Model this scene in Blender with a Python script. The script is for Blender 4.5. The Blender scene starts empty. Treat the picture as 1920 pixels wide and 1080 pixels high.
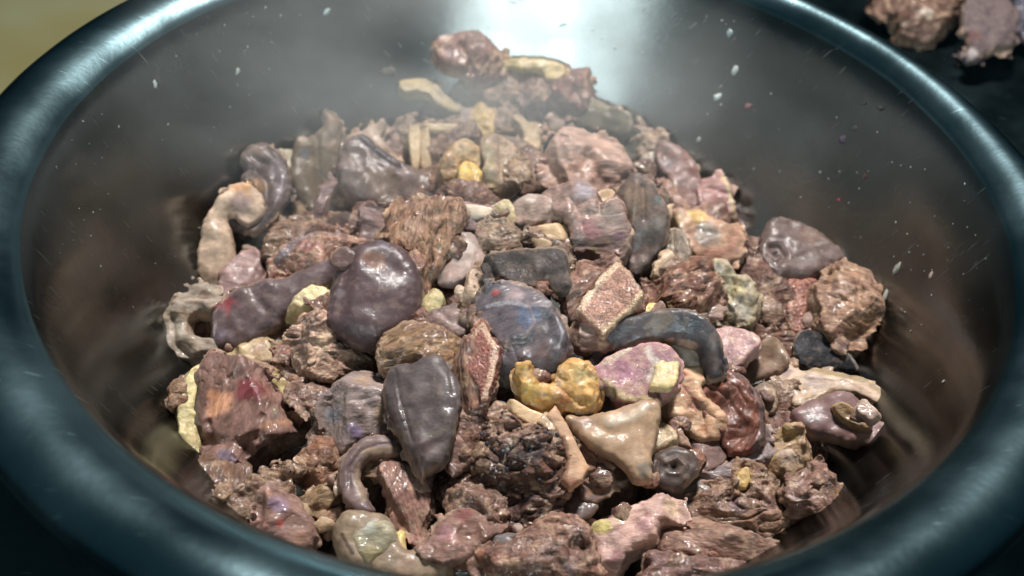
import bpy, math, random
import numpy as np
from mathutils import Vector, Matrix

# ------------------------------------------------------------ scene, camera, world, lamps
scene = bpy.context.scene
COL = scene.collection
random.seed(7)
scene.render.resolution_x = 1920
scene.render.resolution_y = 1080
scene.render.engine = 'CYCLES'
FOC = 1900.0
CAM = np.array([-0.0161, -0.4394, 0.3189])
YAW, PIT, ROL = 0.0315, 0.7501, 0.0788
FW = np.array([math.sin(YAW)*math.cos(PIT), math.cos(YAW)*math.cos(PIT), -math.sin(PIT)])
r0 = np.array([math.cos(YAW), -math.sin(YAW), 0.0])
u0 = np.cross(r0, FW)
RT = r0*math.cos(ROL) + u0*math.sin(ROL)
UP = -r0*math.sin(ROL) + u0*math.cos(ROL)
cd = bpy.data.cameras.new('camera')
cam = bpy.data.objects.new('camera', cd)
COL.objects.link(cam)
M = Matrix(((RT[0], UP[0], -FW[0], CAM[0]), (RT[1], UP[1], -FW[1], CAM[1]), (RT[2], UP[2], -FW[2], CAM[2]), (0, 0, 0, 1)))
cam.matrix_world = M
cd.sensor_width = 36.0
cd.lens = 36.0*FOC/1920.0
cd.clip_start = 0.01
cd.clip_end = 100
cd.dof.use_dof = True
cd.dof.focus_distance = 0.515
cd.dof.aperture_fstop = 6.3
cd.dof.aperture_blades = 0
scene.camera = cam

world = bpy.data.worlds.new('World')
scene.world = world
world.use_nodes = True
wn = world.node_tree
bg = wn.nodes['Background']
tc = wn.nodes.new('ShaderNodeTexCoord')
sep = wn.nodes.new('ShaderNodeSeparateXYZ')
wn.links.new(tc.outputs['Generated'], sep.inputs[0])
wr = wn.nodes.new('ShaderNodeValToRGB')
wn.links.new(sep.outputs['Z'], wr.inputs[0])
wr.color_ramp.elements[0].position = 0.0
wr.color_ramp.elements[0].color = (0.006, 0.032, 0.045, 1)
wr.color_ramp.elements[1].position = 0.9
wr.color_ramp.elements[1].color = (0.050, 0.105, 0.125, 1)
wn.links.new(wr.outputs[0], bg.inputs[0])
bg.inputs[1].default_value = 0.55

def lamp(name, loc, target, size, power, color):
    ld = bpy.data.lights.new(name, 'AREA')
    ld.shape = 'RECTANGLE'
    ld.size, ld.size_y = size
    ld.energy = power
    ld.color = color
    o = bpy.data.objects.new(name, ld)
    COL.objects.link(o)
    o.location = loc
    d = Vector(target) - Vector(loc)
    o.rotation_euler = d.to_track_quat('-Z', 'Y').to_euler()
    return o
lamp('ceiling_lamp', (0.10, 0.42, 1.00), (0, 0, -0.08), (0.17, 0.15), 27.5, (1.0, 0.97, 0.935))
lamp('window_light', (0.03, -1.35, 0.50), (0, 0.2, -0.05), (0.72, 0.30), 6.0, (0.80, 0.97, 1.0))
lamp('wall_fill_light', (-0.15, -1.60, 0.50), (0, 0.2, -0.05), (1.7, 0.6), 23.0, (0.78, 0.95, 1.0))  # added soft fill behind the camera, brightens the basin's far wall

scene.view_settings.view_transform = 'Standard'
scene.view_settings.look = 'None'
scene.view_settings.exposure = 0.0
scene.view_settings.gamma = 1.0
scene.cycles.max_bounces = 8

# ------------------------------------------------------------ noise on arrays
rng = np.random.default_rng(11)
TAB = rng.random((32, 32, 32)).astype(np.float32)
def vnoise(p):
    i = np.floor(p).astype(np.int64)
    f = (p - i)
    f = f*f*(3 - 2*f)
    a = i & 31
    b = (i + 1) & 31
    x0, y0, z0 = a[..., 0], a[..., 1], a[..., 2]
    x1, y1, z1 = b[..., 0], b[..., 1], b[..., 2]
    fx, fy, fz = f[..., 0], f[..., 1], f[..., 2]
    c00 = TAB[x0, y0, z0]*(1-fx) + TAB[x1, y0, z0]*fx
    c10 = TAB[x0, y1, z0]*(1-fx) + TAB[x1, y1, z0]*fx
    c01 = TAB[x0, y0, z1]*(1-fx) + TAB[x1, y0, z1]*fx
    c11 = TAB[x0, y1, z1]*(1-fx) + TAB[x1, y1, z1]*fx
    return ((c00*(1-fy) + c10*fy)*(1-fz) + (c01*(1-fy) + c11*fy)*fz)*2 - 1
def fbm(p, o=4, g=0.5):
    s = 0.0; a = 1.0; t = 0.0
    for k in range(o):
        s = s + a*vnoise(p + 7.3*k); t += a; a *= g; p = p*2.03
    return s/t
def ridge(p, o=3):
    s = 0.0; a = 1.0; t = 0.0
    for k in range(o):
        s = s + a*(1 - 2*np.abs(vnoise(p + 3.1*k))); t += a; a *= 0.5; p = p*2.1
    return s/t

def lin(c):
    c = np.array(c, float)/255.0
    return np.where(c <= 0.04045, c/12.92, ((c + 0.055)/1.055)**2.4)

# ------------------------------------------------------------ mesh helpers
def mesh_from(name, V, Q, smooth=True):
    me = bpy.data.meshes.new(name)
    me.vertices.add(len(V)); me.vertices.foreach_set('co', np.asarray(V, np.float32).ravel())
    k = Q.shape[1]
    me.loops.add(Q.size); me.loops.foreach_set('vertex_index', Q.astype(np.int32).ravel())
    me.polygons.add(len(Q))
    me.polygons.foreach_set('loop_start', np.arange(0, Q.size, k, dtype=np.int32))
    me.polygons.foreach_set('loop_total', np.full(len(Q), k, np.int32))
    me.update(calc_edges=True); me.validate()
    me.polygons.foreach_set('use_smooth', np.full(len(me.polygons), smooth))
    return me

def surface_nets(F, o, h):
    """quads of the zero set of F (positive inside) on a grid with origin o and step h"""
    S = F > 0
    nx, ny, nz = F.shape
    cnt = np.zeros((nx-1, ny-1, nz-1), np.int8)
    for a in (0, 1):
        for b in (0, 1):
            for c in (0, 1):
                cnt += S[a:nx-1+a, b:ny-1+b, c:nz-1+c]
    act = (cnt > 0) & (cnt < 8)
    idx = np.argwhere(act)
    ID = np.full(act.shape, -1, np.int64)
    ID[act] = np.arange(len(idx))
    P = np.zeros((len(idx), 3)); W = np.zeros(len(idx))
    cor = [(a, b, c) for a in (0, 1) for b in (0, 1) for c in (0, 1)]
    for A in cor:
        for ax in range(3):
            if A[ax]: continue
            B = list(A); B[ax] = 1
            fa = F[idx[:, 0]+A[0], idx[:, 1]+A[1], idx[:, 2]+A[2]]
            fb = F[idx[:, 0]+B[0], idx[:, 1]+B[1], idx[:, 2]+B[2]]
            m = (fa > 0) != (fb > 0)
            t = np.where(m, fa/np.where(m, fa-fb, 1), 0)
            q = idx + np.array(A)
            q = q.astype(float); q[:, ax] += t
            P += q*m[:, None]; W += m
    P /= W[:, None]
    quads = []
    for ax in range(3):
        s0 = [slice(1, -1)]*3; s1 = [slice(1, -1)]*3
        s0[ax] = slice(0, -1); s1[ax] = slice(1, None)
        m = S[tuple(s0)] != S[tuple(s1)]
        e = np.argwhere(m)
        off = np.ones(3, int); off[ax] = 0
        e = e + off
        ins = S[e[:, 0], e[:, 1], e[:, 2]]
        u, v = (ax+1) % 3, (ax+2) % 3
        du = np.zeros(3, int); du[u] = 1
        dv = np.zeros(3, int); dv[v] = 1
        g = lambda c: ID[c[:, 0], c[:, 1], c[:, 2]]
        q = np.stack([g(e-du-dv), g(e-dv), g(e), g(e-du)], 1)
        q = np.where(ins[:, None], q, q[:, ::-1])
        quads.append(q)
    Q = np.concatenate(quads)
    Q = Q[(Q >= 0).all(1)]
    return P*h + o, Q

def vnormals(V, Q):
    n = np.cross(V[Q[:, 2]]-V[Q[:, 0]], V[Q[:, 3]]-V[Q[:, 1]])
    N = np.zeros_like(V)
    for k in range(4):
        for a in range(3):
            N[:, a] += np.bincount(Q[:, k], n[:, a], len(V))
    return N/np.maximum(np.linalg.norm(N, axis=1), 1e-12)[:, None]

def seg_dist(X, Y, P, closed=True):
    Q = np.roll(P, -1, 0) if closed else P[1:]
    A = P if closed else P[:-1]
    best = np.full(X.shape, 1e9)
    par = np.zeros(X.shape, bool)
    for (ax, ay), (bx, by) in zip(A, Q):
        dx, dy = bx-ax, by-ay
        t = np.clip(((X-ax)*dx + (Y-ay)*dy)/(dx*dx+dy*dy+1e-18), 0, 1)
        best = np.minimum(best, (X-ax-t*dx)**2 + (Y-ay-t*dy)**2)
        if closed:
            c = ((ay > Y) != (by > Y)) & (X < dx*(Y-ay)/(dy if abs(dy) > 1e-12 else 1e-12) + ax)
            par ^= c
    d = np.sqrt(best)
    return np.where(par, d, -d) if closed else d

def catmull(P, n=4):
    P = np.asarray(P, float); out = []
    N = len(P)
    for i in range(N):
        p0, p1, p2, p3 = P[i-1], P[i], P[(i+1) % N], P[(i+2) % N]
        for k in range(n):
            t = k/n
            out.append(0.5*((2*p1) + (-p0+p2)*t + (2*p0-5*p1+4*p2-p3)*t*t + (-p0+3*p1-3*p2+p3)*t**3))
    return np.array(out)

# ------------------------------------------------------------ materials
def flesh(name, rough=(0.3, 0.6), bump=0.35, scale=260, stretch=1.0, coat=0.5, sss=0.12, cells=0.0, mott=0.25, fine=900, spec=0.5, wet=0.0):
    m = bpy.data.materials.new(name); m.use_nodes = True
    nt = m.node_tree; N = nt.nodes; L = nt.links
    b = N['Principled BSDF']
    co = N.new('ShaderNodeTexCoord')
    mp = N.new('ShaderNodeMapping'); mp.inputs['Scale'].default_value = (stretch, 1, 1)
    L.new(co.outputs['Object'], mp.inputs[0])
    at = N.new('ShaderNodeAttribute'); at.attribute_name = 'Col'
    n1 = N.new('ShaderNodeTexNoise'); n1.inputs['Scale'].default_value = scale; n1.inputs['Detail'].default_value = 6; n1.inputs['Roughness'].default_value = 0.65
    L.new(mp.outputs[0], n1.inputs[0])
    n2 = N.new('ShaderNodeTexNoise'); n2.inputs['Scale'].default_value = fine; n2.inputs['Detail'].default_value = 3
    L.new(mp.outputs[0], n2.inputs[0])
    n3 = N.new('ShaderNodeTexNoise'); n3.inputs['Scale'].default_value = 90; n3.inputs['Detail'].default_value = 4
    L.new(co.outputs['Object'], n3.inputs[0])
    # colour mottling
    mr = N.new('ShaderNodeMapRange'); mr.inputs[1].default_value = 0.3; mr.inputs[2].default_value = 0.7
    mr.inputs[3].default_value = 1-mott*1.25; mr.inputs[4].default_value = 1+mott
    L.new(n1.outputs[0], mr.inputs[0])
    mx = N.new('ShaderNodeMix'); mx.data_type = 'RGBA'; mx.blend_type = 'MULTIPLY'; mx.inputs[0].default_value = 1
    L.new(at.outputs['Color'], mx.inputs[6]); L.new(mr.outputs[0], mx.inputs[7])
    L.new(mx.outputs[2], b.inputs['Base Color'])
    rr = N.new('ShaderNodeMapRange'); rr.inputs[1].default_value = 0.38; rr.inputs[2].default_value = 0.62
    rr.inputs[3].default_value = rough[0]; rr.inputs[4].default_value = rough[1]
    L.new(n3.outputs[0], rr.inputs[0]); L.new(rr.outputs[0], b.inputs['Roughness'])
    cr = N.new('ShaderNodeMapRange'); cr.inputs[1].default_value = 0.43+wet; cr.inputs[2].default_value = 0.56+wet
    cr.inputs[3].default_value = coat; cr.inputs[4].default_value = 0.0
    n4 = N.new('ShaderNodeTexNoise'); n4.inputs['Scale'].default_value = 55; n4.inputs['Detail'].default_value = 7; n4.inputs['Roughness'].default_value = 0.7
    L.new(co.outputs['Object'], n4.inputs[0]); L.new(n4.outputs[0], cr.inputs[0]); L.new(cr.outputs[0], b.inputs['Coat Weight'])
    b.inputs['Coat Roughness'].default_value = 0.10
    b.inputs['Specular IOR Level'].default_value = spec
    b.inputs['Subsurface Weight'].default_value = sss
    b.inputs['Subsurface Radius'].default_value = (0.004, 0.0018, 0.0012)
    b.inputs['Subsurface Scale'].default_value = 1.0
    ad = N.new('ShaderNodeMath'); ad.operation = 'MULTIPLY_ADD'; ad.inputs[1].default_value = 0.35
    L.new(n2.outputs[0], ad.inputs[0]); L.new(n1.outputs[0], ad.inputs[2])
    h = ad.outputs[0]
    if cells:
        v = N.new('ShaderNodeTexVoronoi'); v.feature = 'DISTANCE_TO_EDGE'; v.inputs['Scale'].default_value = 420
        L.new(mp.outputs[0], v.inputs[0])
        mm = N.new('ShaderNodeMath'); mm.operation = 'MULTIPLY_ADD'; mm.inputs[1].default_value = cells
        L.new(v.outputs[0], mm.inputs[0]); L.new(h, mm.inputs[2]); h = mm.outputs[0]
    bp = N.new('ShaderNodeBump'); bp.inputs['Strength'].default_value = bump; bp.inputs['Distance'].default_value = 0.0012
    L.new(h, bp.inputs['Height'])
    L.new(bp.outputs[0], b.inputs['Normal']); 
    n5 = N.new('ShaderNodeTexNoise'); n5.inputs['Scale'].default_value = 520; n5.inputs['Detail'].default_value = 2
    L.new(mp.outputs[0], n5.inputs[0])
    b2 = N.new('ShaderNodeBump'); b2.inputs['Strength'].default_value = min(1, 0.2+bump*0.45); b2.inputs['Distance'].default_value = 0.0022
    L.new(n5.outputs[0], b2.inputs['Height']); L.new(b2.outputs[0], b.inputs['Coat Normal'])
    return m
MAT = {
 'muscle': flesh('fibrous_meat', (0.45, 0.8), 1.0, 420, 0.3, 0.9, 0.08, 0.0, 0.45, spec=0.35),
 'crumb':  flesh('crumbly_meat', (0.45, 0.85), 1.0, 330, 0.8, 0.9, 0.1, 0.5, 0.45, spec=0.35),
 'skin':   flesh('smooth_skin', (0.40, 0.62), 0.22, 420, 0.6, 0.32, 0.06, 0.2, 0.24, spec=0.38),
 'rough':  flesh('rough_skin', (0.6, 0.8), 0.6, 500, 1.0, 0.1, 0.04, 0.3, 0.25, spec=0.3),
 'film':   flesh('glossy_membrane', (0.38, 0.68), 0.7, 260, 0.4, 0.5, 0.2, 0.0, 0.35, spec=0.4),
 'fat':    flesh('fat', (0.35, 0.6), 0.7, 300, 1.0, 0.8, 0.3, 0.3, 0.25, spec=0.4),
 'gristle':flesh('gristle', (0.4, 0.65), 0.7, 300, 0.6, 0.7, 0.22, 0.0, 0.25, spec=0.4),
 'sheen':  flesh('wet_smooth_skin', (0.42, 0.58), 0.16, 420, 0.8, 0.22, 0.10, 0.0, 0.14, spec=0.45, wet=0.1),
 'bone':   flesh('bone', (0.45, 0.65), 0.4, 500, 0.5, 0.2, 0.12, 0.0, 0.15),
 'sponge': flesh('spongy_bone', (0.4, 0.65), 1.0, 600, 1.0, 0.8, 0.08, 1.2, 0.42),
}

# ------------------------------------------------------------ the basin and the surface the pile follows
PROF = [(0.0, -0.138), (0.10, -0.1375), (0.150, -0.135), (0.172, -0.129), (0.188, -0.119), (0.202, -0.103), (0.214, -0.083),
        (0.225, -0.060), (0.234, -0.038), (0.2415, -0.020), (0.2465, -0.009), (0.2505, -0.0025)]
def zbowl(r):
    a = np.array(PROF)
    return np.interp(r, a[:, 0], a[:, 1], right=-0.0025)
def zpile(x, y):
    q = ((x-0.01)/0.150)**2 + ((y-0.03)/0.165)**2
    return -0.138 + 0.070*np.exp(-q**1.4)
def ray(px, py):
    d = FW + RT*(px-960)/FOC - UP*(py-540)/FOC
    return d
def hit(px, py):
    d = ray(px, py)
    t = np.linspace(0.3, 1.2, 1801)
    P = CAM + t[:, None]*d
    z = np.maximum(zpile(P[:, 0], P[:, 1]), zbowl(np.hypot(P[:, 0], P[:, 1])))
    ins = (np.hypot(P[:, 0], P[:, 1]) < 0.2500) & (P[:, 2] > z)
    k0 = np.argmax(ins) if ins.any() else 0
    k = k0 + np.argmax(P[k0:, 2] < z[k0:])
    return P[k], t[k]

# ------------------------------------------------------------ one piece of meat, skin, fat or bone
REG = {'Z1': (700, 20, 2.7), 'Z2': (280, 200, 2.7), 'Z3': (780, 320, 2.7), 'Z4': (1160, 220, 2.7), 'Z5': (280, 560, 2.7),
       'Z6': (700, 640, 2.7), 'Z7': (1160, 560, 2.7), 'Z8': (340, 780, 3.0968), 'Y1': (860, 800, 2.5946), 'F': (0, 0, 1.0),
       'T': (1560, 0, 5.333)}
def topx(reg, pts):
    x0, y0, s = REG[reg]
    return np.array([(x0+a/s, y0+b/s) for a, b in pts], float)
STYLE = {  # displacement: (low amp mm, low freq, high amp mm, high freq, stretch, ridged)
 'muscle': (0.9, 100, 0.65, 420, 0.34, True), 'crumb': (1.1, 130, 0.7, 400, 0.5, False), 'skin': (0.6, 55, 0.14, 260, 1, False),
 'rough': (0.7, 90, 0.25, 420, 1, False), 'film': (1.1, 90, 0.35, 300, 0.45, True), 'fat': (1.0, 120, 0.45, 330, 1, False),
 'gristle': (0.9, 110, 0.28, 330, 0.5, False), 'bone': (0.3, 80, 0.12, 400, 0.5, False), 'sponge': (0.3, 80, 0.35, 600, 1, False)}
VOX = 0.00073
WARP = {'muscle': 9, 'crumb': 10, 'skin': 12, 'rough': 9, 'film': 11, 'fat': 7, 'gristle': 9, 'bone': 3, 'sponge': 2}
FACET = {'muscle': 5, 'crumb': 5, 'skin': 0, 'rough': 1, 'film': 2, 'fat': 1, 'gristle': 2, 'bone': 2, 'sponge': 0}
KNOB = {'muscle': 3.5, 'crumb': 4.5, 'skin': 2.6, 'rough': 3.5, 'film': 3.0, 'fat': 2.0, 'gristle': 2.5, 'bone': 0.0, 'sponge': 1.0}
THINGS = {}
def short(lb):
    w = lb.split()
    for i in range(3, len(w)):
        if w[i] in ('at', 'below', 'under', 'beside', 'between', 'with', 'above', 'behind', 'right', 'left', 'leaning', 'near', 'in', 'on', 'of', 'crossing', 'tucked', 'standing', 'lying', 'rising', 'arching',
                    'hanging', 'sticking', 'edged', 'running', 'hooking', 'against', 'over', 'set', 'directly', 'cut', 'fringing', 'wedged', 'just', 'beneath', 'inside', 'pointing', 'right.'):
            return ' '.join(w[:min(i, 9)])
    return ' '.join(w[:9])
TRACED = []
LABELLED = []
STEAM = 5.5
SEED = [0]
NV = [0]
def piece(name, label, cat, reg, poly, color, kind='muscle', layer=1.0, T=None, D=None, p=2.2, ang=0.0, k=0.6, tilt=(0, 0), bend=0.0,
          warp=0.0, feats=(), patches=(), rag=0.0, parent=None, at=None, key=None, group=None, c2=None, c2a=0.5, smoothpoly=True, amp=1.0, vox=None, grow=4.0, root=False, facets=None, flare=True, mat=None, tiltc=True, frill=True):
    SEED[0] += 1
    sd = SEED[0]*3.717
    P = topx(reg, poly)
    lo, hi = P.min(0), P.max(0)
    if key and label and key == label or root:
        TRACED.append((P, layer)); LABELLED.append((P, label))
    cpx = (lo+hi)/2
    size = math.sqrt(max(1.0, abs(0.5*np.sum(P[:, 0]*np.roll(P[:, 1], -1) - P[:, 1]*np.roll(P[:, 0], -1)))))
    round_ = name in ('organ_piece', 'ball', 'fat_ball', 'nub') or k > 0.9
    if T is None: T = (0.15 if kind in ('skin', 'rough') else 0.22)*size
    if D is None: D = (0.20 if kind in ('skin', 'rough') else 0.15)*size
    if not round_:
        T = min(T, (0.26 if kind in ('skin', 'rough') else 0.32)*size); D = min(D, (0.30 if kind in ('skin', 'rough') else 0.18)*size)
        if p == 2.2: p = 3.0
        warp = warp or WARP[kind]
    else: T = min(T, 0.36*size); D = min(D, 0.42*size)
    if at is None:
        C, t = hit(*cpx)
    else:
        C, t = at
        d = ray(*cpx); C = CAM + d*t
    d = ray(*cpx); dn = d/np.linalg.norm(d)
    s = t/FOC
    C = C - dn*(layer*0.0085)
    t = float(np.dot(C-CAM, FW)); s = t/FOC
    n = -dn*k + np.array([0, 0, 1.0])*(1-k)
    n = n/np.linalg.norm(n) + RT*tilt[0] + UP*tilt[1]
    n /= np.linalg.norm(n)
    a = math.radians(ang)
    u = RT*math.cos(a) + UP*math.sin(a)
    u = u - n*np.dot(u, n); u /= np.linalg.norm(u)
    v = np.cross(n, u)
    def loc(pts):
        out = []
        for x, y in pts:
            dd = ray(x, y)
            tt = np.dot(C-CAM, n)/np.dot(dd, n)
            q = CAM + dd*tt - C
            out.append((np.dot(q, u), np.dot(q, v)))
        return np.array(out)
    L = loc(P)
    if smoothpoly: L = catmull(L, 4)
    else: L = catmull(np.repeat(L, 2, 0) + np.tile([[0, 0], [1e-5, 1e-5]], (len(L), 1)), 2)
    T *= s; D *= s; bend *= s; warp *= s
    h = vox or (0.00078 if cpx[1] < 330 else VOX)
    m = 3*h + 12*s + T*(0.6 if flare else 0.1) + grow*s
    x0, y0 = L.min(0)-m; x1, y1 = L.max(0)+m
    X, Y = np.meshgrid(np.arange(x0, x1, h), np.arange(y0, y1, h), indexing='ij')
    Z0 = np.zeros_like(X)
    wv = np.stack([X*140+sd, Y*140, Z0+sd], -1)
    d2 = seg_dist(X, Y, L) + grow*s
    rag = rag or KNOB[kind]
    if rag: d2 = d2 + rag*s*(fbm(np.stack([X*360+sd, Y*360+2, Z0], -1), 3)*1.1 + 1.5*fbm(np.stack([X*130+sd, Y*130+4, Z0], -1), 2))
    q = np.clip(d2/D, 0, 1)
    H = T*(1-(1-q)**p)**(1/p)
    H = np.where(d2 < 0, d2*1.2, H)
    lum = 1 + (0.12 if kind == 'skin' else 0.30)*fbm(wv*0.8, 2)*amp
    Hf = np.where(H > 0, H*lum, H)
    R = max(x1-x0, y1-y0)/2
    rr = ((X-(x0+x1)/2)**2 + (Y-(y0+y1)/2)**2)/R**2
    tr_ = random.Random(SEED[0]*7+5); ta, tb = (tr_.uniform(-0.3, 0.3), tr_.uniform(-0.3, 0.3)) if (not round_ and size > 45 and mat != 'sheen' and tiltc) else (0, 0)
    c = ta*(X-(x0+x1)/2) + tb*(Y-(y0+y1)/2) - bend*rr + warp*fbm(np.stack([X*75+sd, Y*75, Z0+1], -1), 2)
    for (pl, wd, ht) in feats:
        fl = loc(topx(reg, pl))
        dd = seg_dist(X, Y, fl, False) if len(fl) > 1 else np.hypot(X-fl[0, 0], Y-fl[0, 1])
        sc = REG[reg][2]
        g = np.exp(-(dd/(wd/sc*s))**2)*(ht/sc*s)*np.clip(q*3, 0, 1)
        Hf = Hf + g
    top = (c+Hf).max()+3*h; bot = (c-np.where(H > 0, H, 0)*0.9).min()-0.3*T-3*h
    zz = np.arange(bot, top, h)
    W = zz[None, None, :]
    if flare and kind in ('muscle', 'crumb', 'film', 'fat', 'sponge', 'gristle') and T > 0.0022 and layer > -1:
        back = 1.15*T
        dw = d2[:, :, None] + 0.42*np.clip(c[:, :, None]-W, 0, back)
        qd = np.clip(dw/D, 0, 1)
        Hd = T*(1-(1-qd)**p)**(1/p)
        lower = np.where(dw < 0, dw*1.2, W-(c[:, :, None]-back*np.clip(Hd/T, 0, 1)))
        F = np.where(W > c[:, :, None], (c+Hf)[:, :, None]-W, lower)
        F = np.minimum(F, np.where(W > c[:, :, None], np.where(d2 < 0, d2, 1)[:, :, None], 1))
        F = np.minimum(F, dw+0.0001)
    else:
        F = np.minimum((c+Hf)[:, :, None]-W, W-(c-np.where(H > 0, H*0.9, H))[:, :, None])
        F = np.minimum(F, np.where(d2 < 0, d2, 1)[:, :, None])
    FR = {'crumb': 1.0, 'muscle': 0.9, 'film': 1.0, 'gristle': 0.9, 'skin': 0.75, 'rough': 1.0, 'fat': 0.6}.get(kind, 0) if (not round_ and size > 38 and layer > -1 and mat != 'sheen' and not parent and frill) else 0
    fr_F = None
    if FR:
        d3 = d2 + s*FR*(-2.0 + 26*fbm(np.stack([X*120+sd+2, Y*120, Z0+6], -1), 2) + 12*fbm(np.stack([X*380+sd, Y*380+8, Z0], -1), 3))
        wz = c - 0.25*T + 0.0035*fbm(np.stack([X*95+sd+8, Y*95, Z0+3], -1), 2)
        fr_F = np.minimum((0.0010-np.abs(W-wz[:, :, None])), np.minimum(d3, 0.002)[:, :, None]*0.8)
    if (facets if facets is not None else FACET[kind]):
        pr_ = random.Random(SEED[0]*13+1)
        cx, cy = (x0+x1)/2, (y0+y1)/2; ea, eb = (x1-x0)/2-m, (y1-y0)/2-m; Tm = max(float(H.max()), 1e-4)
        for _ in range(facets if facets is not None else FACET[kind]):
            az = pr_.uniform(0, 6.283); el = pr_.uniform(0.35, 1.25)
            nv = (math.cos(az)*math.cos(el), math.sin(az)*math.cos(el), math.sin(el))
            sup = math.sqrt((nv[0]*ea)**2+(nv[1]*eb)**2+(nv[2]*Tm)**2)*pr_.uniform(0.68, 0.90)
            G = sup-(nv[0]*(X-cx)+nv[1]*(Y-cy))[:, :, None]-nv[2]*W
            hh = np.clip(0.0012-np.abs(F-G), 0, None)/0.0012
            F = np.minimum(F, G)-hh*hh*0.0012*0.25
    if fr_F is not None: F = np.maximum(F, fr_F)
    V, Q = surface_nets(F, np.array([x0, y0, bot]), h)
    la, lf, ha, hf, st, rd = STYLE[kind]
    la *= (0.6 if round_ and kind == 'skin' else 1.0)*amp*min(1, T/0.004); ha *= amp*min(1, T/0.003)
    Nn = vnormals(V, Q)
    dsp = la*0.001*fbm(V*lf+sd, 2)
    Vs = V*np.array([st, 1, 1])
    wp = np.stack([vnoise(Vs*hf*0.35+sd+k*9) for k in range(3)], -1)
    if kind == 'crumb': hv = (0.35-np.abs(vnoise(Vs*hf*0.45+wp*0.9+sd)))*1.7 + fbm(Vs*hf*0.9+wp+sd, 3)*1.1
    elif rd: hv = (ridge(Vs*hf*0.6+wp*0.6+sd, 3)-0.3)*1.2
    else: hv = fbm(Vs*hf+wp*0.5+sd, 3)*1.4
    if kind in ('crumb', 'muscle', 'gristle', 'film'):
        ck = np.abs(vnoise(Vs*190+wp*1.3+sd+13)) + np.clip(0.25-fbm(V*70+sd+3, 2), 0, 1)*0.25
        hv = hv - np.exp(-(ck/0.07)**2)*{'crumb': 1.4, 'muscle': 1.1, 'gristle': 0.35, 'film': 1.1}[kind]
    V = V + Nn*(dsp + ha*0.001*hv)[:, None]
    me = mesh_from(name, V, Q)
    NV[0] += len(V)
    # the flesh's own colour
    base = lin(color)
    Cc = np.tile(base, (len(V), 1))
    f1 = fbm(V*130+sd+5, 3)
    if c2 is None: c2v = base*np.array([1.30, 1.24, 1.12])
    else: c2v = lin(c2)
    w2 = np.clip(0.5+f1*2.2, 0, 1)*c2a*(0.5 if kind == 'skin' else 1)
    Cc = Cc*(1-w2)[:, None] + c2v*w2[:, None]
    Cc *= (1+0.28*fbm(Vs*hf*0.7+sd+9, 2))[:, None]
    sc = REG[reg][2]
    for (pp, rad, pc) in patches:
        pl = loc(topx(reg, [pp] if not isinstance(pp[0], (tuple, list)) else pp))
        if len(pl) > 1: dd = seg_dist(V[:, 0], V[:, 1], pl, False)
        else: dd = np.hypot(V[:, 0]-pl[0, 0], V[:, 1]-pl[0, 1])
        rad = rad/sc*s
        dd = dd + rad*(0.75*fbm(V*170+sd+70, 3)+0.35*fbm(V*520+sd, 2))
        w = np.clip((rad*1.25-dd)/(rad*0.75), 0, 1); w = w*w*(3-2*w)*0.92
        Cc = Cc*(1-w)[:, None] + (lin(pc)*(1+0.2*f1)[:, None])*w[:, None]
    if kind in ('crumb', 'muscle'):
        w = np.clip(fbm(V*85+sd+60, 3)*4-0.1, 0, 1)*0.36
        Cc = Cc*(1-w)[:, None] + lin((160, 124, 114))*w[:, None]
    if kind in ('crumb', 'muscle', 'gristle', 'fat'):
        w = np.clip((fbm(V*240+sd+20, 3)-0.16)*7, 0, 1)*0.4
        Cc = Cc*(1-w)[:, None] + lin((202, 172, 138))*w[:, None]
        w = np.clip((fbm(V*200+sd+31, 3)-0.16)*7, 0, 1)*(0.5 if kind in ('crumb', 'muscle') else 0.10)
        Cc = Cc*(1-w)[:, None] + lin((88, 48, 42))*w[:, None]
    if kind in ('skin', 'rough'):
        de = seg_dist(V[:, 0], V[:, 1], L) + grow*s
        w = np.clip((0.0017-de)/0.0008, 0, 1)*np.clip(0.4+fbm(V*70+sd+40, 2)*3, 0, 1)*0.7
        Cc = Cc*(1-w)[:, None] + lin((168, 142, 120))*w[:, None]
        w = np.clip((fbm(V*330+sd+50, 3)-0.2)*6, 0, 1)*0.25
        Cc = Cc*(1-w)[:, None] + lin((150, 128, 112))*w[:, None]
    if FR:
        de = seg_dist(V[:, 0], V[:, 1], L) + grow*s
        w = np.clip((0.0006-de)/0.0012, 0, 1)*np.clip(0.55+fbm(V*110+sd+80, 2)*2, 0, 1)*0.6
        Cc = Cc*(1-w)[:, None] + lin((176, 148, 124))*w[:, None]
    gl = (Cc@np.array([0.25, 0.6, 0.15]))[:, None]
    Cc = gl + (Cc-gl)*0.78
    Cc = Cc*np.array([1.02, 0.95, 0.89])*(0.8 if kind in ('skin', 'rough') else 0.9)
    Cc = np.clip(Cc, 0.001, 0.95)
    ca = me.color_attributes.new('Col', 'FLOAT_COLOR', 'POINT')
    ca.data.foreach_set('color', np.concatenate([Cc, np.ones((len(V), 1))], 1).astype(np.float32).ravel())
    me.materials.append(MAT[mat or kind])
    o = bpy.data.objects.new('body' if root else name, me)
    COL.objects.link(o)
    mw = Matrix(((u[0], v[0], n[0], C[0]), (u[1], v[1], n[1], C[1]), (u[2], v[2], n[2], C[2]), (0, 0, 0, 1)))
    if parent:
        po, pmw = THINGS[parent][0], THINGS[parent][1]
        o.parent = po
        o.matrix_local = pmw.inverted() @ mw
        if label: o['label'] = label
    else:
        if root:
            e = bpy.data.objects.new(name, None); COL.objects.link(e); e.matrix_world = mw; e.empty_display_size = 0.01
            o.parent = e; o = e
        o.matrix_world = mw
        o['label'] = label; o['category'] = cat
        if group: o['group'] = group
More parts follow.
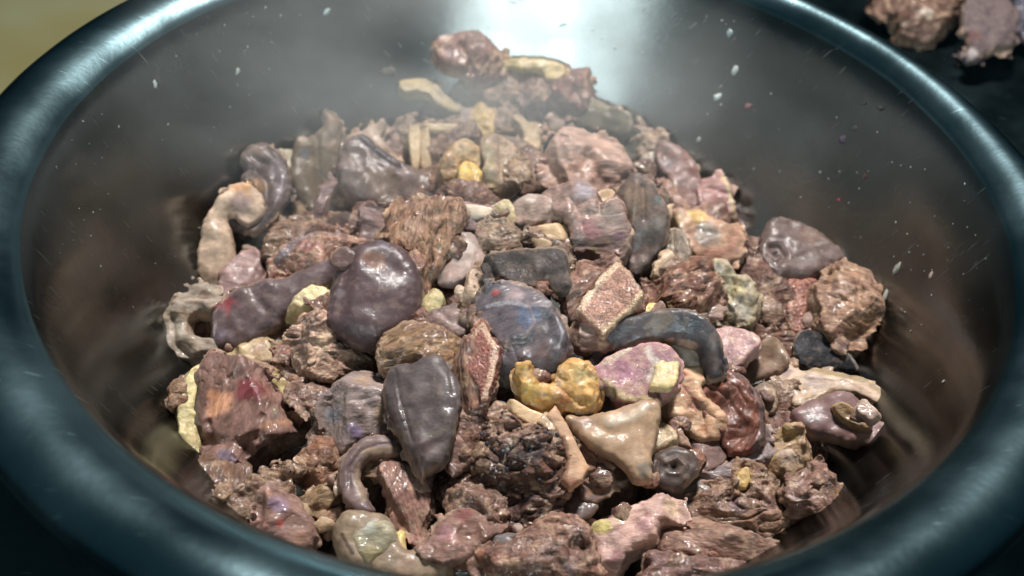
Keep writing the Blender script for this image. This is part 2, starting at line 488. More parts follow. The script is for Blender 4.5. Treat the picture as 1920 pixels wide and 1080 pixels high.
    THINGS[key or label or name+str(SEED[0])] = (o, mw, (C + dn*(layer*0.0085), t), layer)
    return o
def part(pkey, name, reg, poly, color, kind='bone', dl=0.6, **kw):
    """a part: placed at its thing's own distance, dl*8.5 mm nearer the lens side"""
    po, pmw, at, ly = THINGS[pkey]
    c0 = at[0]
    # depth of the thing's plane at the part's centre
    P = topx(reg, poly); cp = (P.min(0)+P.max(0))/2
    n = np.array([pmw[0][2], pmw[1][2], pmw[2][2]]); Cw = np.array([pmw[0][3], pmw[1][3], pmw[2][3]])
    dd = ray(*cp); tt = np.dot(Cw-CAM, n)/np.dot(dd, n)
    return piece(name, kw.pop('label', None), None, reg, poly, color, kind, layer=dl, parent=pkey, at=(None, tt), **kw)

# ------------------------------------------------------------ basin, table, board
def steel(name, base, rough, bump, scr=1.0, metal=1.0, sw=1.0):
    m = bpy.data.materials.new(name); m.use_nodes = True
    nt = m.node_tree; N = nt.nodes; L = nt.links; b = N['Principled BSDF']
    co = N.new('ShaderNodeTexCoord')
    b.inputs['Metallic'].default_value = metal
    b.inputs['Specular Tint'].default_value = (0.45, 0.45, 0.45, 1)
    n1 = N.new('ShaderNodeTexNoise'); n1.inputs['Scale'].default_value = 14; n1.inputs['Detail'].default_value = 5
    L.new(co.outputs['Object'], n1.inputs[0])
    n2 = N.new('ShaderNodeTexNoise'); n2.inputs['Scale'].default_value = 320; n2.inputs['Detail'].default_value = 4
    L.new(co.outputs['Object'], n2.inputs[0])
    mr = N.new('ShaderNodeMapRange'); mr.inputs[1].default_value = 0.35; mr.inputs[2].default_value = 0.68
    mr.inputs[3].default_value = rough[0]; mr.inputs[4].default_value = rough[1]
    L.new(n1.outputs[0], mr.inputs[0])
    # scratches: thin bright lines where a wave texture passes its crest
    tot = None
    for i, (sc, rot) in enumerate(((55, (0.3, 0.8, 0.5)), (70, (1.1, 0.2, 1.9)), (48, (2.0, 1.3, 0.1)))):
        mp = N.new('ShaderNodeMapping'); mp.inputs['Rotation'].default_value = rot; mp.inputs['Scale'].default_value = (1, 9, 1)
        L.new(co.outputs['Object'], mp.inputs[0])
        v = N.new('ShaderNodeTexNoise'); v.inputs['Scale'].default_value = sc; v.inputs['Detail'].default_value = 1
        L.new(mp.outputs[0], v.inputs[0])
        g = N.new('ShaderNodeMapRange'); g.inputs[1].default_value = 0.75; g.inputs[2].default_value = 0.80
        L.new(v.outputs[0], g.inputs[0])
        if tot is None: tot = g.outputs[0]
        else:
            a = N.new('ShaderNodeMath'); a.operation = 'MAXIMUM'; L.new(tot, a.inputs[0]); L.new(g.outputs[0], a.inputs[1]); tot = a.outputs[0]
    ra = N.new('ShaderNodeMath'); ra.operation = 'MULTIPLY_ADD'; ra.inputs[1].default_value = 0.25*scr*sw
    L.new(tot, ra.inputs[0]); L.new(mr.outputs[0], ra.inputs[2]); L.new(ra.outputs[0], b.inputs['Roughness'])
    mx = N.new('ShaderNodeMix'); mx.data_type = 'RGBA'
    n3 = N.new('ShaderNodeTexNoise'); n3.inputs['Scale'].default_value = 9; n3.inputs['Detail'].default_value = 8; n3.inputs['Roughness'].default_value = 0.7
    L.new(co.outputs['Object'], n3.inputs[0])
    g3 = N.new('ShaderNodeMapRange'); g3.inputs[1].default_value = 0.4; g3.inputs[2].default_value = 0.65
    L.new(n3.outputs[0], g3.inputs[0])
    L.new(g3.outputs[0], mx.inputs[0])
    mx.inputs[6].default_value = (*base, 1); mx.inputs[7].default_value = (base[0]*0.72, base[1]*0.72, base[2]*0.7, 1)
    L.new(mx.outputs[2], b.inputs['Base Color'])
    h = N.new('ShaderNodeMath'); h.operation = 'MULTIPLY_ADD'; h.inputs[1].default_value = -0.6*sw
    L.new(tot, h.inputs[0]); L.new(n2.outputs[0], h.inputs[2])
    bp = N.new('ShaderNodeBump'); bp.inputs['Strength'].default_value = bump; bp.inputs['Distance'].default_value = 0.0006
    L.new(h.outputs[0], bp.inputs['Height']); L.new(bp.outputs[0], b.inputs['Normal'])
    return m
STEEL = steel('brushed_basin_steel', (0.235, 0.243, 0.235), (0.15, 0.28), 0.08)
RIMST = steel('polished_rim_steel', (0.25, 0.38, 0.42), (0.13, 0.27), 0.10, 1.0, 1.0, 0.3)
def lathe(name, prof, mat, seg=360, wob=0.0006, closed=False):
    pr = np.array(prof, float)
    # refine the profile
    q = [pr[0]]
    for i in range(len(pr)-1):
        p0 = pr[max(i-1, 0)]; p1 = pr[i]; p2 = pr[i+1]; p3 = pr[min(i+2, len(pr)-1)]
        for k in range(1, 5):
            t = k/4
            q.append(0.5*((2*p1)+(-p0+p2)*t+(2*p0-5*p1+4*p2-p3)*t*t+(-p0+3*p1-3*p2+p3)*t**3))
    pr = np.array(q); pr[:, 0] = np.maximum(pr[:, 0], 0.0006)
    th = np.linspace(0, 2*math.pi, seg, endpoint=False)
    A, R = np.meshgrid(th, pr[:, 0], indexing='ij'); Z = np.tile(pr[:, 1], (seg, 1))
    ex = 1-0.42*np.exp(-((((A-math.radians(32)+math.pi) % (2*math.pi))-math.pi)/math.radians(42))**2)
    R = np.where(R > 0.2505, 0.2505+(R-0.2505)*ex, R)
    dn = fbm(np.stack([np.cos(A)*R*16+3, np.sin(A)*R*16+3, Z*16+3], -1), 2)*wob
    V = np.stack([np.cos(A)*(R+dn), np.sin(A)*(R+dn), Z+dn*0.4], -1).reshape(-1, 3)
    n = len(pr); i = np.arange(seg)[:, None]; j = np.arange(n-1)[None]
    i2 = (i+1) % seg
    Q = np.stack(np.broadcast_arrays(i*n+j, i2*n+j, i2*n+j+1, i*n+j+1), -1).reshape(-1, 4)
    me = mesh_from(name, V, Q); me.materials.append(mat)
    o = bpy.data.objects.new(name, me); COL.objects.link(o)
    return o
basin = bpy.data.objects.new('steel_basin', None); COL.objects.link(basin); basin.location = (0, 0, -0.1435)
basin['label'] = 'large round stainless steel basin with a rolled rim holding the meat pile'; basin['category'] = 'basin'
def sub(o, par):
    o.parent = par; o.matrix_parent_inverse = par.matrix_world.inverted() if par.matrix_world != Matrix.Identity(4) else Matrix.Translation((0, 0, 0.1435))
b1 = lathe('inner_wall', PROF, STEEL)
b2 = lathe('rolled_rim', [(0.2505, -0.0025), (0.2540, 0.0010), (0.2620, 0.0060), (0.2715, 0.0090), (0.2810, 0.0088), (0.2880, 0.0050), (0.2905, -0.0010),
     (0.2885, -0.0070), (0.2830, -0.0105), (0.2745, -0.0110), (0.2645, -0.0085)], RIMST)
b3 = lathe('outer_wall', [(0.2640, -0.0086), (0.2560, -0.020), (0.245, -0.043), (0.232, -0.073), (0.218, -0.099), (0.201, -0.124), (0.178, -0.138), (0.15, -0.1425), (0.0, -0.1432)], RIMST)
for b in (b1, b2, b3): sub(b, basin)

def sheet(name, x0, x1, y0, y1, z, mat, kind='structure', thick=0.02):
    V = np.array([(x0, y0, z), (x1, y0, z), (x1, y1, z), (x0, y1, z), (x0, y0, z-thick), (x1, y0, z-thick), (x1, y1, z-thick), (x0, y1, z-thick)], float)
    Q = np.array([(0, 1, 2, 3), (7, 6, 5, 4), (0, 4, 5, 1), (1, 5, 6, 2), (2, 6, 7, 3), (3, 7, 4, 0)])
    me = mesh_from(name, V, Q, False); me.materials.append(mat)
    o = bpy.data.objects.new(name, me); COL.objects.link(o)
    if kind: o['kind'] = kind
    return o
TABLE = steel('dark_table_steel', (0.045, 0.075, 0.085), (0.28, 0.5), 0.25, 1.0)
sheet('table', -2.0, 2.0, -1.2, 2.2, -0.1440, TABLE)

# ------------------------------------------------------------ the pile, traced piece by piece
FILL = 130
BARE = [(1195, 890, 66), (620, 990, 40), (1230, 1010, 40)]
M_, S_, F_, B_ = 'meat piece', 'skin piece', 'fat piece', 'bone piece'
def X(name, cat, label, reg, poly, color, kind, layer, **kw): return piece(name, label, cat, reg, poly, color, kind, layer, key=kw.pop('key', label), **kw)

# --- top of the pile, against the far wall
X('meat_chunk', M_, 'topmost reddish-brown chunk leaning on the bright far wall', 'Z1', [(330, 250), (335, 150), (385, 95), (440, 40), (495, 90), (575, 115), (615, 175), (675, 285), (600, 340), (520, 350), (460, 310), (390, 295)], (120, 86, 78), 'muscle', 0.6,
  ang=60, feats=[([(480, 60), (450, 180), (500, 320)], 18, -22), ([(560, 130), (600, 250)], 14, -14), ([(400, 120), (450, 230)], 14, -12)], patches=[((362, 165), 38, (185, 158, 155)), ((400, 230), 50, (120, 95, 98))])
X('meat_chunk', M_, 'rounded tan-brown chunk under the topmost chunk', 'Z1', [(515, 370), (555, 310), (640, 272), (740, 268), (770, 330), (750, 400), (710, 470), (640, 485), (560, 475), (505, 430)], (146, 116, 94), 'crumb', 1.0, patches=[([(640, 275), (760, 268)], 10, (180, 160, 115))])
X('meat_chunk', M_, 'dark brown chunk between the rounded tan chunk and the red one at the top', 'Z1', [(720, 330), (775, 285), (860, 280), (905, 340), (905, 400), (860, 465), (790, 485), (730, 440)], (122, 90, 76), 'crumb', 1.3, patches=[((790, 460), 40, (92, 50, 45))])
X('fat_scrap', F_, 'thin yellow fat scrap on top between the brown and red chunks', 'Z1', [(650, 272), (760, 258), (900, 268), (965, 298), (935, 345), (880, 345), (860, 305), (760, 288)], (186, 168, 112), 'fat', 1.35, T=9)
X('meat_chunk', M_, 'dark red chunk with an orange corner at the upper right of the pile top', 'Z1', [(905, 345), (950, 290), (1030, 283), (1120, 305), (1138, 350), (1110, 430), (1060, 505), (1000, 540), (945, 505), (905, 430)], (120, 74, 66), 'muscle', 1.4,
  ang=80, feats=[([(1030, 290), (1010, 400), (1050, 480)], 16, -16)], patches=[((1102, 332), 28, (165, 115, 60)), ((980, 440), 45, (140, 72, 70))])
X('gristle_strip', F_, 'yellowish curved tube end sticking out at the upper left of the pile', 'Z1', [(150, 350), (245, 345), (310, 378), (360, 435), (430, 500), (410, 540), (340, 480), (270, 432), (220, 412), (155, 412)], (178, 160, 112), 'gristle', 1.4, T=16, feats=[([(160, 380), (260, 388), (340, 450)], 14, -10)])
X('skin_scrap', S_, 'pale pinkish sheet hanging below the yellow curved tube', 'Z1', [(250, 450), (340, 438), (400, 455), (465, 530), (490, 610), (380, 600), (262, 600), (240, 520)], (168, 150, 146), 'film', 0.9, T=14, patches=[((215, 500), 30, (80, 80, 78))])
X('meat_chunk', M_, 'blurred greenish-grey lump behind the yellow fat nugget', 'Z1', [(400, 430), (450, 375), (530, 395), (545, 500), (490, 560), (420, 520)], (122, 116, 98), 'gristle', 0.4)
X('meat_chunk', M_, 'brown block edged with pale bone strips in the upper left of the pile', 'Z1', [(185, 585), (250, 583), (485, 595), (540, 680), (560, 780), (400, 800), (330, 880), (210, 800)], (150, 120, 98), 'crumb', 1.3, T=38, D=25, p=3, patches=[((345, 690), 60, (122, 84, 58)), ((410, 670), 40, (110, 75, 70))], key='box', root=True)
part('box', 'bone_strip', 'Z1', [(186, 584), (225, 588), (225, 790), (200, 785)], (196, 172, 132), T=9, D=8)
part('box', 'bone_strip', 'Z1', [(240, 590), (270, 590), (288, 850), (258, 850)], (188, 162, 124), T=9, D=8)
part('box', 'bone_strip', 'Z1', [(225, 584), (482, 592), (490, 612), (240, 606)], (196, 170, 128), T=9, D=8)
X('meat_chunk', M_, 'cream and yellow fatty lump below the bone-edged brown block', 'Z1', [(350, 800), (400, 715), (460, 680), (520, 705), (535, 780), (532, 860), (490, 938), (440, 925), (380, 900), (345, 850)], (178, 142, 88), 'fat', 2.2, patches=[((490, 840), 62, (222, 185, 55)), ((450, 720), 40, (196, 168, 128)), ((385, 800), 45, (168, 124, 78))],
  feats=[([(440, 720), (450, 900)], 12, -14)], amp=1.5, root=True)
X('fat_nugget', F_, 'bright yellow fat nugget near the top of the pile', 'Z1', [(485, 555), (530, 478), (600, 465), (630, 540), (605, 610), (620, 660), (560, 690), (520, 645), (490, 610)], (208, 172, 80), 'fat', 2.2, patches=[((545, 570), 45, (226, 190, 70)), ((600, 640), 25, (170, 140, 60))], amp=1.5)
X('meat_chunk', M_, 'small brown ball with a yellow lower rim beside the bright yellow nugget', 'Z1', [(612, 470), (660, 445), (715, 485), (740, 560), (758, 625), (725, 668), (660, 675), (615, 640), (602, 550)], (148, 120, 100), 'crumb', 2.4, feats=[([(630, 610), (740, 610)], 16, -12)], patches=[([(630, 648), (690, 662), (745, 635)], 20, (205, 180, 95))])
X('gristle_piece', F_, 'tan curved gristle hooking around the small brown ball', 'Z1', [(715, 520), (780, 570), (832, 650), (838, 720), (795, 785), (740, 808), (700, 770), (690, 700), (745, 680), (770, 640)], (190, 164, 124), 'gristle', 1.9, T=22)
X('bone_piece', B_, 'tan forked bone with a dark hollow in the upper middle', 'Z1', [(775, 480), (850, 465), (885, 520), (895, 620), (860, 680), (815, 610), (785, 570)], (172, 138, 118), 'gristle', 1.7, patches=[((835, 580), 24, (70, 55, 42))], feats=[([(835, 560), (835, 610)], 16, -28)])  # dark patch paints the shade inside the hollow
X('gristle_strip', F_, 'pale grey-tan strip leaning right of the forked bone', 'Z1', [(845, 455), (895, 455), (965, 550), (1020, 620), (930, 640), (885, 600)], (164, 140, 126), 'gristle', 1.4, T=18)
X('skin_scrap', S_, 'beige folded sheet below the tan gristle hook', 'Z1', [(555, 690), (620, 655), (700, 690), (740, 780), (722, 860), (650, 932), (600, 940), (540, 880), (560, 800)], (164, 138, 118), 'gristle', 1.6, T=26, feats=[([(640, 700), (650, 900)], 14, -16)], patches=[([(575, 700), (600, 900)], 22, (180, 160, 118))])
X('skin_piece', S_, 'olive-brown flap at the upper right edge of the pile', 'Z1', [(1005, 545), (1050, 480), (1110, 465), (1190, 505), (1275, 540), (1300, 565), (1280, 640), (1180, 610), (1120, 600), (1030, 592)], (100, 92, 66), 'skin', 1.2, T=22, patches=[([(1080, 480), (1180, 510)], 16, (150, 140, 110))])
X('skin_piece', S_, 'dark grey-green tube below the olive-brown flap', 'Z1', [(1190, 560), (1270, 545), (1325, 620), (1345, 740), (1300, 780), (1235, 720), (1180, 630)], (82, 80, 70), 'skin', 1.1)
X('meat_chunk', M_, 'large smooth pink-beige lump in the upper centre', 'Z1', [(900, 700), (940, 642), (1010, 618), (1100, 638), (1210, 650), (1262, 720), (1320, 815), (1250, 868), (1200, 935), (1140, 965), (1060, 910), (960, 915), (870, 910), (825, 865), (865, 780)], (178, 142, 128), 'film', 2.0,
  feats=[([(1080, 730), (1170, 700), (1240, 720)], 14, -20), ([(1090, 760), (1150, 880), (1210, 900)], 26, -20), ([(960, 660), (930, 860)], 20, -8), ([(1250, 760), (1150, 800)], 20, 12)], patches=[((1150, 880), 50, (130, 95, 84)), ((1200, 780), 45, (196, 158, 142))])

# --- upper left
X('skin_piece', S_, 'large smooth purple-grey tube at the upper left of the pile', 'Z2', [(970, 270), (1010, 190), (1080, 160), (1160, 215), (1280, 300), (1420, 365), (1520, 400), (1540, 480), (1440, 540), (1300, 560), (1200, 560), (1080, 525), (990, 440), (955, 350)], (118, 98, 94), 'skin', 2.3, mat='sheen', T=62, D=95,
  patches=[([(1090, 190), (1180, 270), (1280, 330)], 26, (82, 70, 78)), ((1180, 420), 75, (134, 112, 98)), ((1290, 370), 30, (150, 132, 130))], feats=[([(1060, 190), (1180, 290), (1270, 350)], 16, -10)])
X('skin_strip', S_, 'pale cream cut edge strip running over the purple-grey tube', 'Z2', [(925, 270), (945, 185), (1060, 145), (1150, 110), (1178, 85), (1195, 110), (1165, 165), (1210, 235), (1330, 322), (1440, 345), (1440, 372), (1330, 350), (1240, 290), (1130, 195), (1060, 178), (1000, 200), (965, 290)], (198, 172, 150), 'gristle', 2.2, T=13)
X('meat_chunk', M_, 'brown-pink meat behind the pale edge strip', 'Z2', [(1160, 150), (1250, 105), (1340, 125), (1370, 300), (1280, 300), (1190, 250)], (138, 108, 100), 'crumb', 1.5)
X('skin_piece', S_, 'upright olive-tan strip with an orange tip at the upper left', 'Z2', [(735, 260), (755, 180), (800, 175), (870, 140), (890, 60), (925, 52), (965, 95), (950, 200), (940, 330), (890, 470), (830, 570), (760, 490), (715, 380)], (112, 93, 70), 'skin', 1.5, T=34,
  patches=[((915, 95), 42, (158, 118, 90)), ((780, 195), 26, (176, 160, 145)), ((790, 260), 30, (110, 108, 118)), ((930, 210), 22, (140, 105, 75))], feats=[([(850, 180), (860, 460)], 18, -12)])
X('fat_scrap', F_, 'small creamy scrap left of the upright olive-tan strip', 'Z2', [(655, 235), (735, 232), (758, 290), (735, 345), (690, 325)], (172, 164, 138), 'fat', 1.2)
X('skin_scrap', S_, 'pink-lilac strip leaning between the olive strip and the purple-grey tube', 'Z2', [(880, 420), (940, 365), (992, 415), (985, 495), (925, 575), (835, 580)], (154, 124, 126), 'film', 1.4)
X('meat_chunk', M_, 'dull pink lump under the purple-grey tube', 'Z2', [(1075, 520), (1200, 550), (1210, 700), (1130, 720), (1070, 640)], (122, 96, 96), 'film', 1.2)
X('skin_piece', S_, 'pale cream curved flap rising on the left edge of the pile', 'Z2', [(440, 440), (500, 425), (560, 470), (575, 550), (500, 600), (440, 560), (400, 575), (392, 620), (420, 700), (412, 800), (378, 870), (372, 960), (290, 940), (258, 830), (265, 720), (300, 600), (365, 505)], (214, 184, 158), 'skin', 2.0, T=20, D=24, p=3, c2a=0.2,
  patches=[((480, 450), 55, (226, 168, 112)), ((470, 520), 50, (176, 148, 144)), ((310, 900), 30, (170, 150, 130))], feats=[([(430, 560), (500, 580)], 26, -14)])
X('skin_piece', S_, 'dark curled hood of skin on top of the pale cream flap', 'Z2', [(478, 235), (520, 195), (590, 188), (655, 235), (695, 310), (718, 420), (700, 500), (640, 570), (570, 640), (470, 645), (410, 615), (388, 580), (420, 565), (520, 580), (590, 535), (540, 480), (500, 420), (480, 370), (510, 330), (485, 285)], (92, 76, 76), 'skin', 2.5, T=20, D=24, p=3, rag=3, amp=1.8,
  patches=[((550, 410), 48, (150, 112, 72)), ((540, 240), 45, (136, 114, 106)), ([(640, 300), (665, 420), (650, 500)], 26, (118, 102, 112)), ((500, 390), 18, (140, 110, 40)), ([(430, 600), (520, 625), (600, 580)], 16, (66, 60, 68))],
  feats=[([(540, 330), (590, 400), (600, 520)], 22, -22), ([(520, 260), (600, 300)], 18, -14), ([(650, 300), (680, 450), (580, 610)], 20, 10)])
X('meat_piece', M_, 'lilac-pink fold below the dark curled hood', 'Z2', [(360, 880), (430, 765), (510, 722), (585, 775), (598, 850), (545, 915), (440, 965), (368, 970)], (160, 130, 130), 'film', 1.9, patches=[([(585, 780), (560, 860)], 16, (110, 72, 72)), ((480, 700), 25, (120, 100, 98))], feats=[([(570, 780), (540, 880)], 12, -14)])
X('meat_chunk', M_, 'crumbly brown strip behind the pink crumbly sausage-shaped piece', 'Z2', [(585, 730), (630, 590), (720, 578), (800, 560), (970, 560), (975, 630), (850, 650), (730, 710), (680, 780), (590, 780)], (138, 108, 86), 'crumb', 1.5, rag=4)
X('skin_piece', S_, 'grey curled ring of rubbery skin at the far left of the pile', 'F', [(303, 625), (312, 585), (340, 555), (372, 536), (405, 545), (418, 572), (395, 590), (372, 585), (352, 600), (352, 628), (372, 640), (402, 648), (410, 672), (372, 694), (340, 690), (315, 665)], (152, 140, 127), 'gristle', 1.6, T=26, rag=2,
  patches=[([(330, 600), (345, 640)], 7, (176, 168, 155)), ((385, 555), 12, (120, 100, 85))], feats=[([(325, 600), (330, 650), (365, 680)], 5, -7)], amp=1.3)
X('meat_piece', M_, 'brown meat inside the grey curled ring', 'F', [(350, 600), (375, 575), (405, 585), (412, 625), (395, 650), (360, 645)], (112, 84, 72), 'crumb', 1.0)
X('meat_piece', M_, 'long crumbly pink-brown piece with grey rim crossing the upper left', 'Z2', [(600, 870), (640, 790), (685, 735), (760, 680), (850, 628), (980, 598), (1090, 622), (1128, 690), (1080, 735), (960, 780), (880, 840), (780, 905), (640, 975), (560, 960)], (166, 124, 106), 'crumb', 2.6, T=44, D=50, amp=1.4, rag=4,
  patches=[([(650, 800), (760, 690), (860, 640), (960, 625)], 24, (150, 134, 142)), ((790, 740), 45, (150, 92, 90)), ((650, 880), 30, (160, 88, 78)), ((1030, 640), 35, (190, 164, 138)), ((960, 740), 40, (160, 110, 80))])
X('skin_piece', S_, 'smooth grey-purple sausage-shaped piece with a red torn end', 'F', [(396, 612), (402, 580), (440, 553), (490, 538), (540, 528), (600, 505), (628, 502), (625, 535), (590, 560), (545, 590), (510, 622), (460, 650), (415, 657), (398, 640)], (108, 90, 96), 'skin', 2.9, T=36, D=34,
  patches=[((430, 575), 20, (158, 62, 72)), ((418, 560), 13, (190, 140, 120)), ((415, 630), 13, (128, 112, 134)), ((475, 565), 16, (126, 108, 112))], feats=[([(470, 552), (500, 590)], 8, -4)])
X('fat_ball', F_, 'cream fat ball tucked between the sausage-shaped piece and the dark purple organ', 'F', [(543, 590), (556, 560), (588, 542), (616, 552), (625, 580), (608, 604), (572, 606)], (226, 214, 160), 'fat', 2.3, T=26)
X('organ_piece', S_, 'large round glossy dark purple organ with an orange-brown dimple', 'F', [(622, 560), (632, 515), (640, 488), (668, 468), (700, 458), (738, 462), (768, 482), (788, 516), (792, 560), (780, 608), (744, 638), (696, 656), (650, 642), (612, 608)], (84, 62, 68), 'skin', 3.2, mat='sheen', T=46, D=60, amp=0.5,
  patches=[((702, 500), 20, (132, 92, 76)), ((640, 560), 10, (110, 96, 104)), ((720, 470), 12, (96, 86, 100))], feats=[([(655, 500), (646, 560), (636, 595)], 12, -7), ([(715, 500), (740, 520)], 22, -8), ([(697, 503)], 12, -6)], key='organ', root=True)
part('organ', 'nub', 'F', [(624, 476), (648, 462), (668, 478), (662, 500), (640, 506), (620, 494)], (92, 66, 64), 'skin', T=12, dl=1.0, grow=1)
X('meat_chunk', M_, 'fibrous tan-brown muscle standing behind the dark purple organ', 'F', [(720, 402), (735, 376), (775, 380), (830, 382), (867, 394), (864, 440), (850, 482), (822, 508), (806, 562), (784, 562), (780, 500), (745, 462), (722, 440)], (152, 113, 86), 'muscle', 2.4, ang=80, amp=1.7, T=40,
  feats=[([(760, 390), (790, 490)], 5, -8), ([(800, 390), (808, 500)], 5, -8), ([(840, 395), (825, 490)], 5, -7)])
X('skin_piece', S_, 'glossy whitish bulge right of the fibrous tan-brown muscle', 'Z3', [(120, 550), (150, 500), (205, 440), (230, 330), (285, 335), (322, 420), (332, 485), (270, 535), (190, 565)], (166, 144, 140), 'film', 1.8, mat='sheen', patches=[((265, 390), 40, (200, 184, 180)), ((180, 510), 40, (170, 140, 130))])
X('meat_piece', M_, 'pink strip with a bone edge above the glossy whitish bulge', 'Z3', [(228, 185), (400, 198), (398, 245), (375, 330), (290, 335), (250, 315), (225, 260)], (152, 120, 120), 'film', 1.7, patches=[([(300, 270), (360, 265)], 18, (170, 150, 165))], key='pinkstrip', root=True)
part('pinkstrip', 'bone_edge', 'Z3', [(232, 182), (392, 205), (388, 238), (236, 226)], (204, 188, 168), T=9)
X('meat_piece', M_, 'glistening grey-brown lump below the pink bone-edged strip', 'Z3', [(318, 300), (390, 258), (480, 268), (540, 300), (562, 350), (525, 412), (400, 435), (325, 425)], (142, 120, 98), 'crumb', 1.9)
X('fat_piece', F_, 'olive-cream fat lump beneath the yellow fatty lump', 'Z3', [(385, 190), (455, 155), (495, 215), (485, 280), (410, 260)], (178, 162, 118), 'fat', 1.9)
X('meat_piece', M_, 'pale rounded knob left of the forked glossy membrane', 'Z3', [(490, 195), (530, 150), (590, 132), (650, 155), (705, 200), (725, 265), (650, 290), (545, 275), (500, 245)], (168, 142, 132), 'film', 2.2, patches=[((580, 150), 26, (192, 172, 162))])
X('bone_chip', B_, 'flat tan bone chip lying in the centre behind the black slab', 'Z3', [(585, 300), (660, 285), (752, 278), (784, 352), (730, 362), (620, 342)], (196, 166, 124), 'bone', 2.0, T=12, D=8, smoothpoly=False)
X('bone_chip', B_, 'smaller pale bone chip just below the flat tan one', 'Z3', [(596, 345), (675, 368), (650, 394), (596, 380)], (198, 172, 138), 'bone', 2.2, T=9, D=8)
X('meat_chunk', M_, 'brown meat under the flat tan bone chip', 'Z3', [(540, 300), (600, 350), (700, 360), (790, 360), (800, 440), (700, 460), (560, 420)], (116, 94, 78), 'crumb', 1.6)
X('membrane_piece', M_, 'forked glossy lilac-pink membrane in the upper middle', 'Z3', [(640, 120), (700, 88), (820, 82), (905, 128), (905, 180), (940, 205), (1010, 158), (1042, 225), (1062, 330), (1035, 435), (960, 435), (880, 405), (800, 425), (785, 330), (755, 240), (700, 195)], (152, 124, 118), 'film', 2.9, T=38, D=45, amp=1.4,
  patches=[((835, 140), 55, (150, 140, 152)), ((880, 330), 50, (164, 108, 112)), ((1030, 350), 32, (150, 110, 122)), ((960, 250), 50, (150, 128, 118)), ((900, 405), 26, (160, 140, 110))],
  feats=[([(760, 130), (830, 260), (850, 380)], 18, -14), ([(920, 200), (960, 340), (1000, 400)], 14, -14), ([(880, 300), (950, 420)], 10, 8)])
X('skin_piece', S_, 'round grey-purple skin lump with beige crusted top right of centre', 'Z3', [(1010, 145), (1085, 60), (1150, 75), (1215, 150), (1272, 260), (1245, 400), (1175, 490), (1100, 548), (1035, 470), (1060, 320), (1040, 220)], (106, 88, 84), 'skin', 2.6, T=60, D=80,
  patches=[((1110, 170), 75, (140, 114, 94)), ((1090, 260), 45, (136, 112, 94)), ((1200, 300), 55, (128, 118, 114)), ((1090, 440), 40, (120, 86, 82)), ((1220, 190), 24, (110, 118, 116))], feats=[([(1110, 120), (1090, 300)], 16, 12), ([(1140, 130), (1150, 270)], 14, -14)])
X('meat_piece', M_, 'dull brown sheet behind the round grey-purple lump', 'Z3', [(930, 150), (1000, 90), (1100, 30), (1200, 60), (1300, 165), (1260, 220), (1150, 120), (1060, 130)], (116, 90, 82), 'crumb', 1.9)
X('meat_chunk', M_, 'tan block at the upper right shoulder of the pile', 'Z4', [(92, 60), (160, 45), (215, 90), (215, 160), (195, 262), (130, 268), (95, 180)], (142, 118, 96), 'crumb', 1.8)
X('skin_piece', S_, 'rounded pink-brown flank at the upper right of the pile', 'Z4', [(205, 130), (290, 140), (360, 220), (402, 310), (410, 430), (370, 500), (300, 440), (240, 320), (195, 240)], (134, 104, 100), 'skin', 1.8, T=45, patches=[((250, 250), 50, (128, 112, 116)), ([(330, 200), (380, 320)], 20, (128, 84, 76))])
X('meat_piece', M_, 'pale grey knob between the tan block and the pink-brown flank', 'Z4', [(120, 220), (200, 190), (260, 230), (250, 290), (170, 290)], (146, 134, 120), 'gristle', 2.1)
X('tendon_strip', F_, 'pinkish tendon strip lying under the pink-brown flank', 'Z4', [(180, 330), (240, 320), (300, 400), (370, 490), (340, 500), (270, 430), (200, 380)], (158, 122, 108), 'gristle', 2.2, T=14)
X('meat_piece', M_, 'pink slab with a pale torn edge at the right of the upper pile', 'Z4', [(395, 335), (450, 312), (520, 300), (562, 360), (572, 440), (612, 545), (602, 590), (545, 590), (480, 510), (405, 475)], (166, 126, 126), 'film', 1.9, T=40,
  patches=[([(530, 310), (555, 380), (575, 470), (605, 550)], 12, (190, 172, 128)), ((470, 350), 30, (140, 112, 104)), ((570, 540), 24, (100, 62, 60))], feats=[([(430, 370), (540, 400)], 14, -12)])
X('meat_piece', M_, 'beige cup-shaped piece with yellow fat on its lip right of centre', 'Z4', [(265, 490), (340, 478), (400, 466), (455, 500), (520, 540), (612, 560), (638, 625), (605, 702), (540, 745), (450, 745), (370, 705), (315, 620), (280, 545)], (172, 134, 110), 'film', 2.5, T=40, D=42,
  patches=[((395, 510), 50, (206, 170, 88)), ((440, 610), 62, (138, 130, 124)), ((300, 540), 35, (168, 138, 96)), ([(590, 590), (560, 690), (450, 725)], 22, (178, 126, 104))], feats=[([(400, 590), (520, 620)], 40, -26), ([(600, 590), (560, 690), (440, 715)], 16, 12)])
X('gristle_strip', F_, 'wrinkled grey strips standing left of the beige cup-shaped piece', 'Z4', [(195, 750), (220, 640), (245, 580), (315, 590), (352, 690), (345, 770), (265, 790)], (140, 126, 114), 'gristle', 2.2, ang=90, feats=[([(275, 590), (270, 760)], 10, -14)])
X('gristle_strip', F_, 'small cream cartilage strip above the fibrous reddish-brown chunk', 'Z4', [(178, 800), (215, 730), (242, 675), (275, 700), (262, 790)], (196, 170, 140), 'gristle', 2.6, T=14)
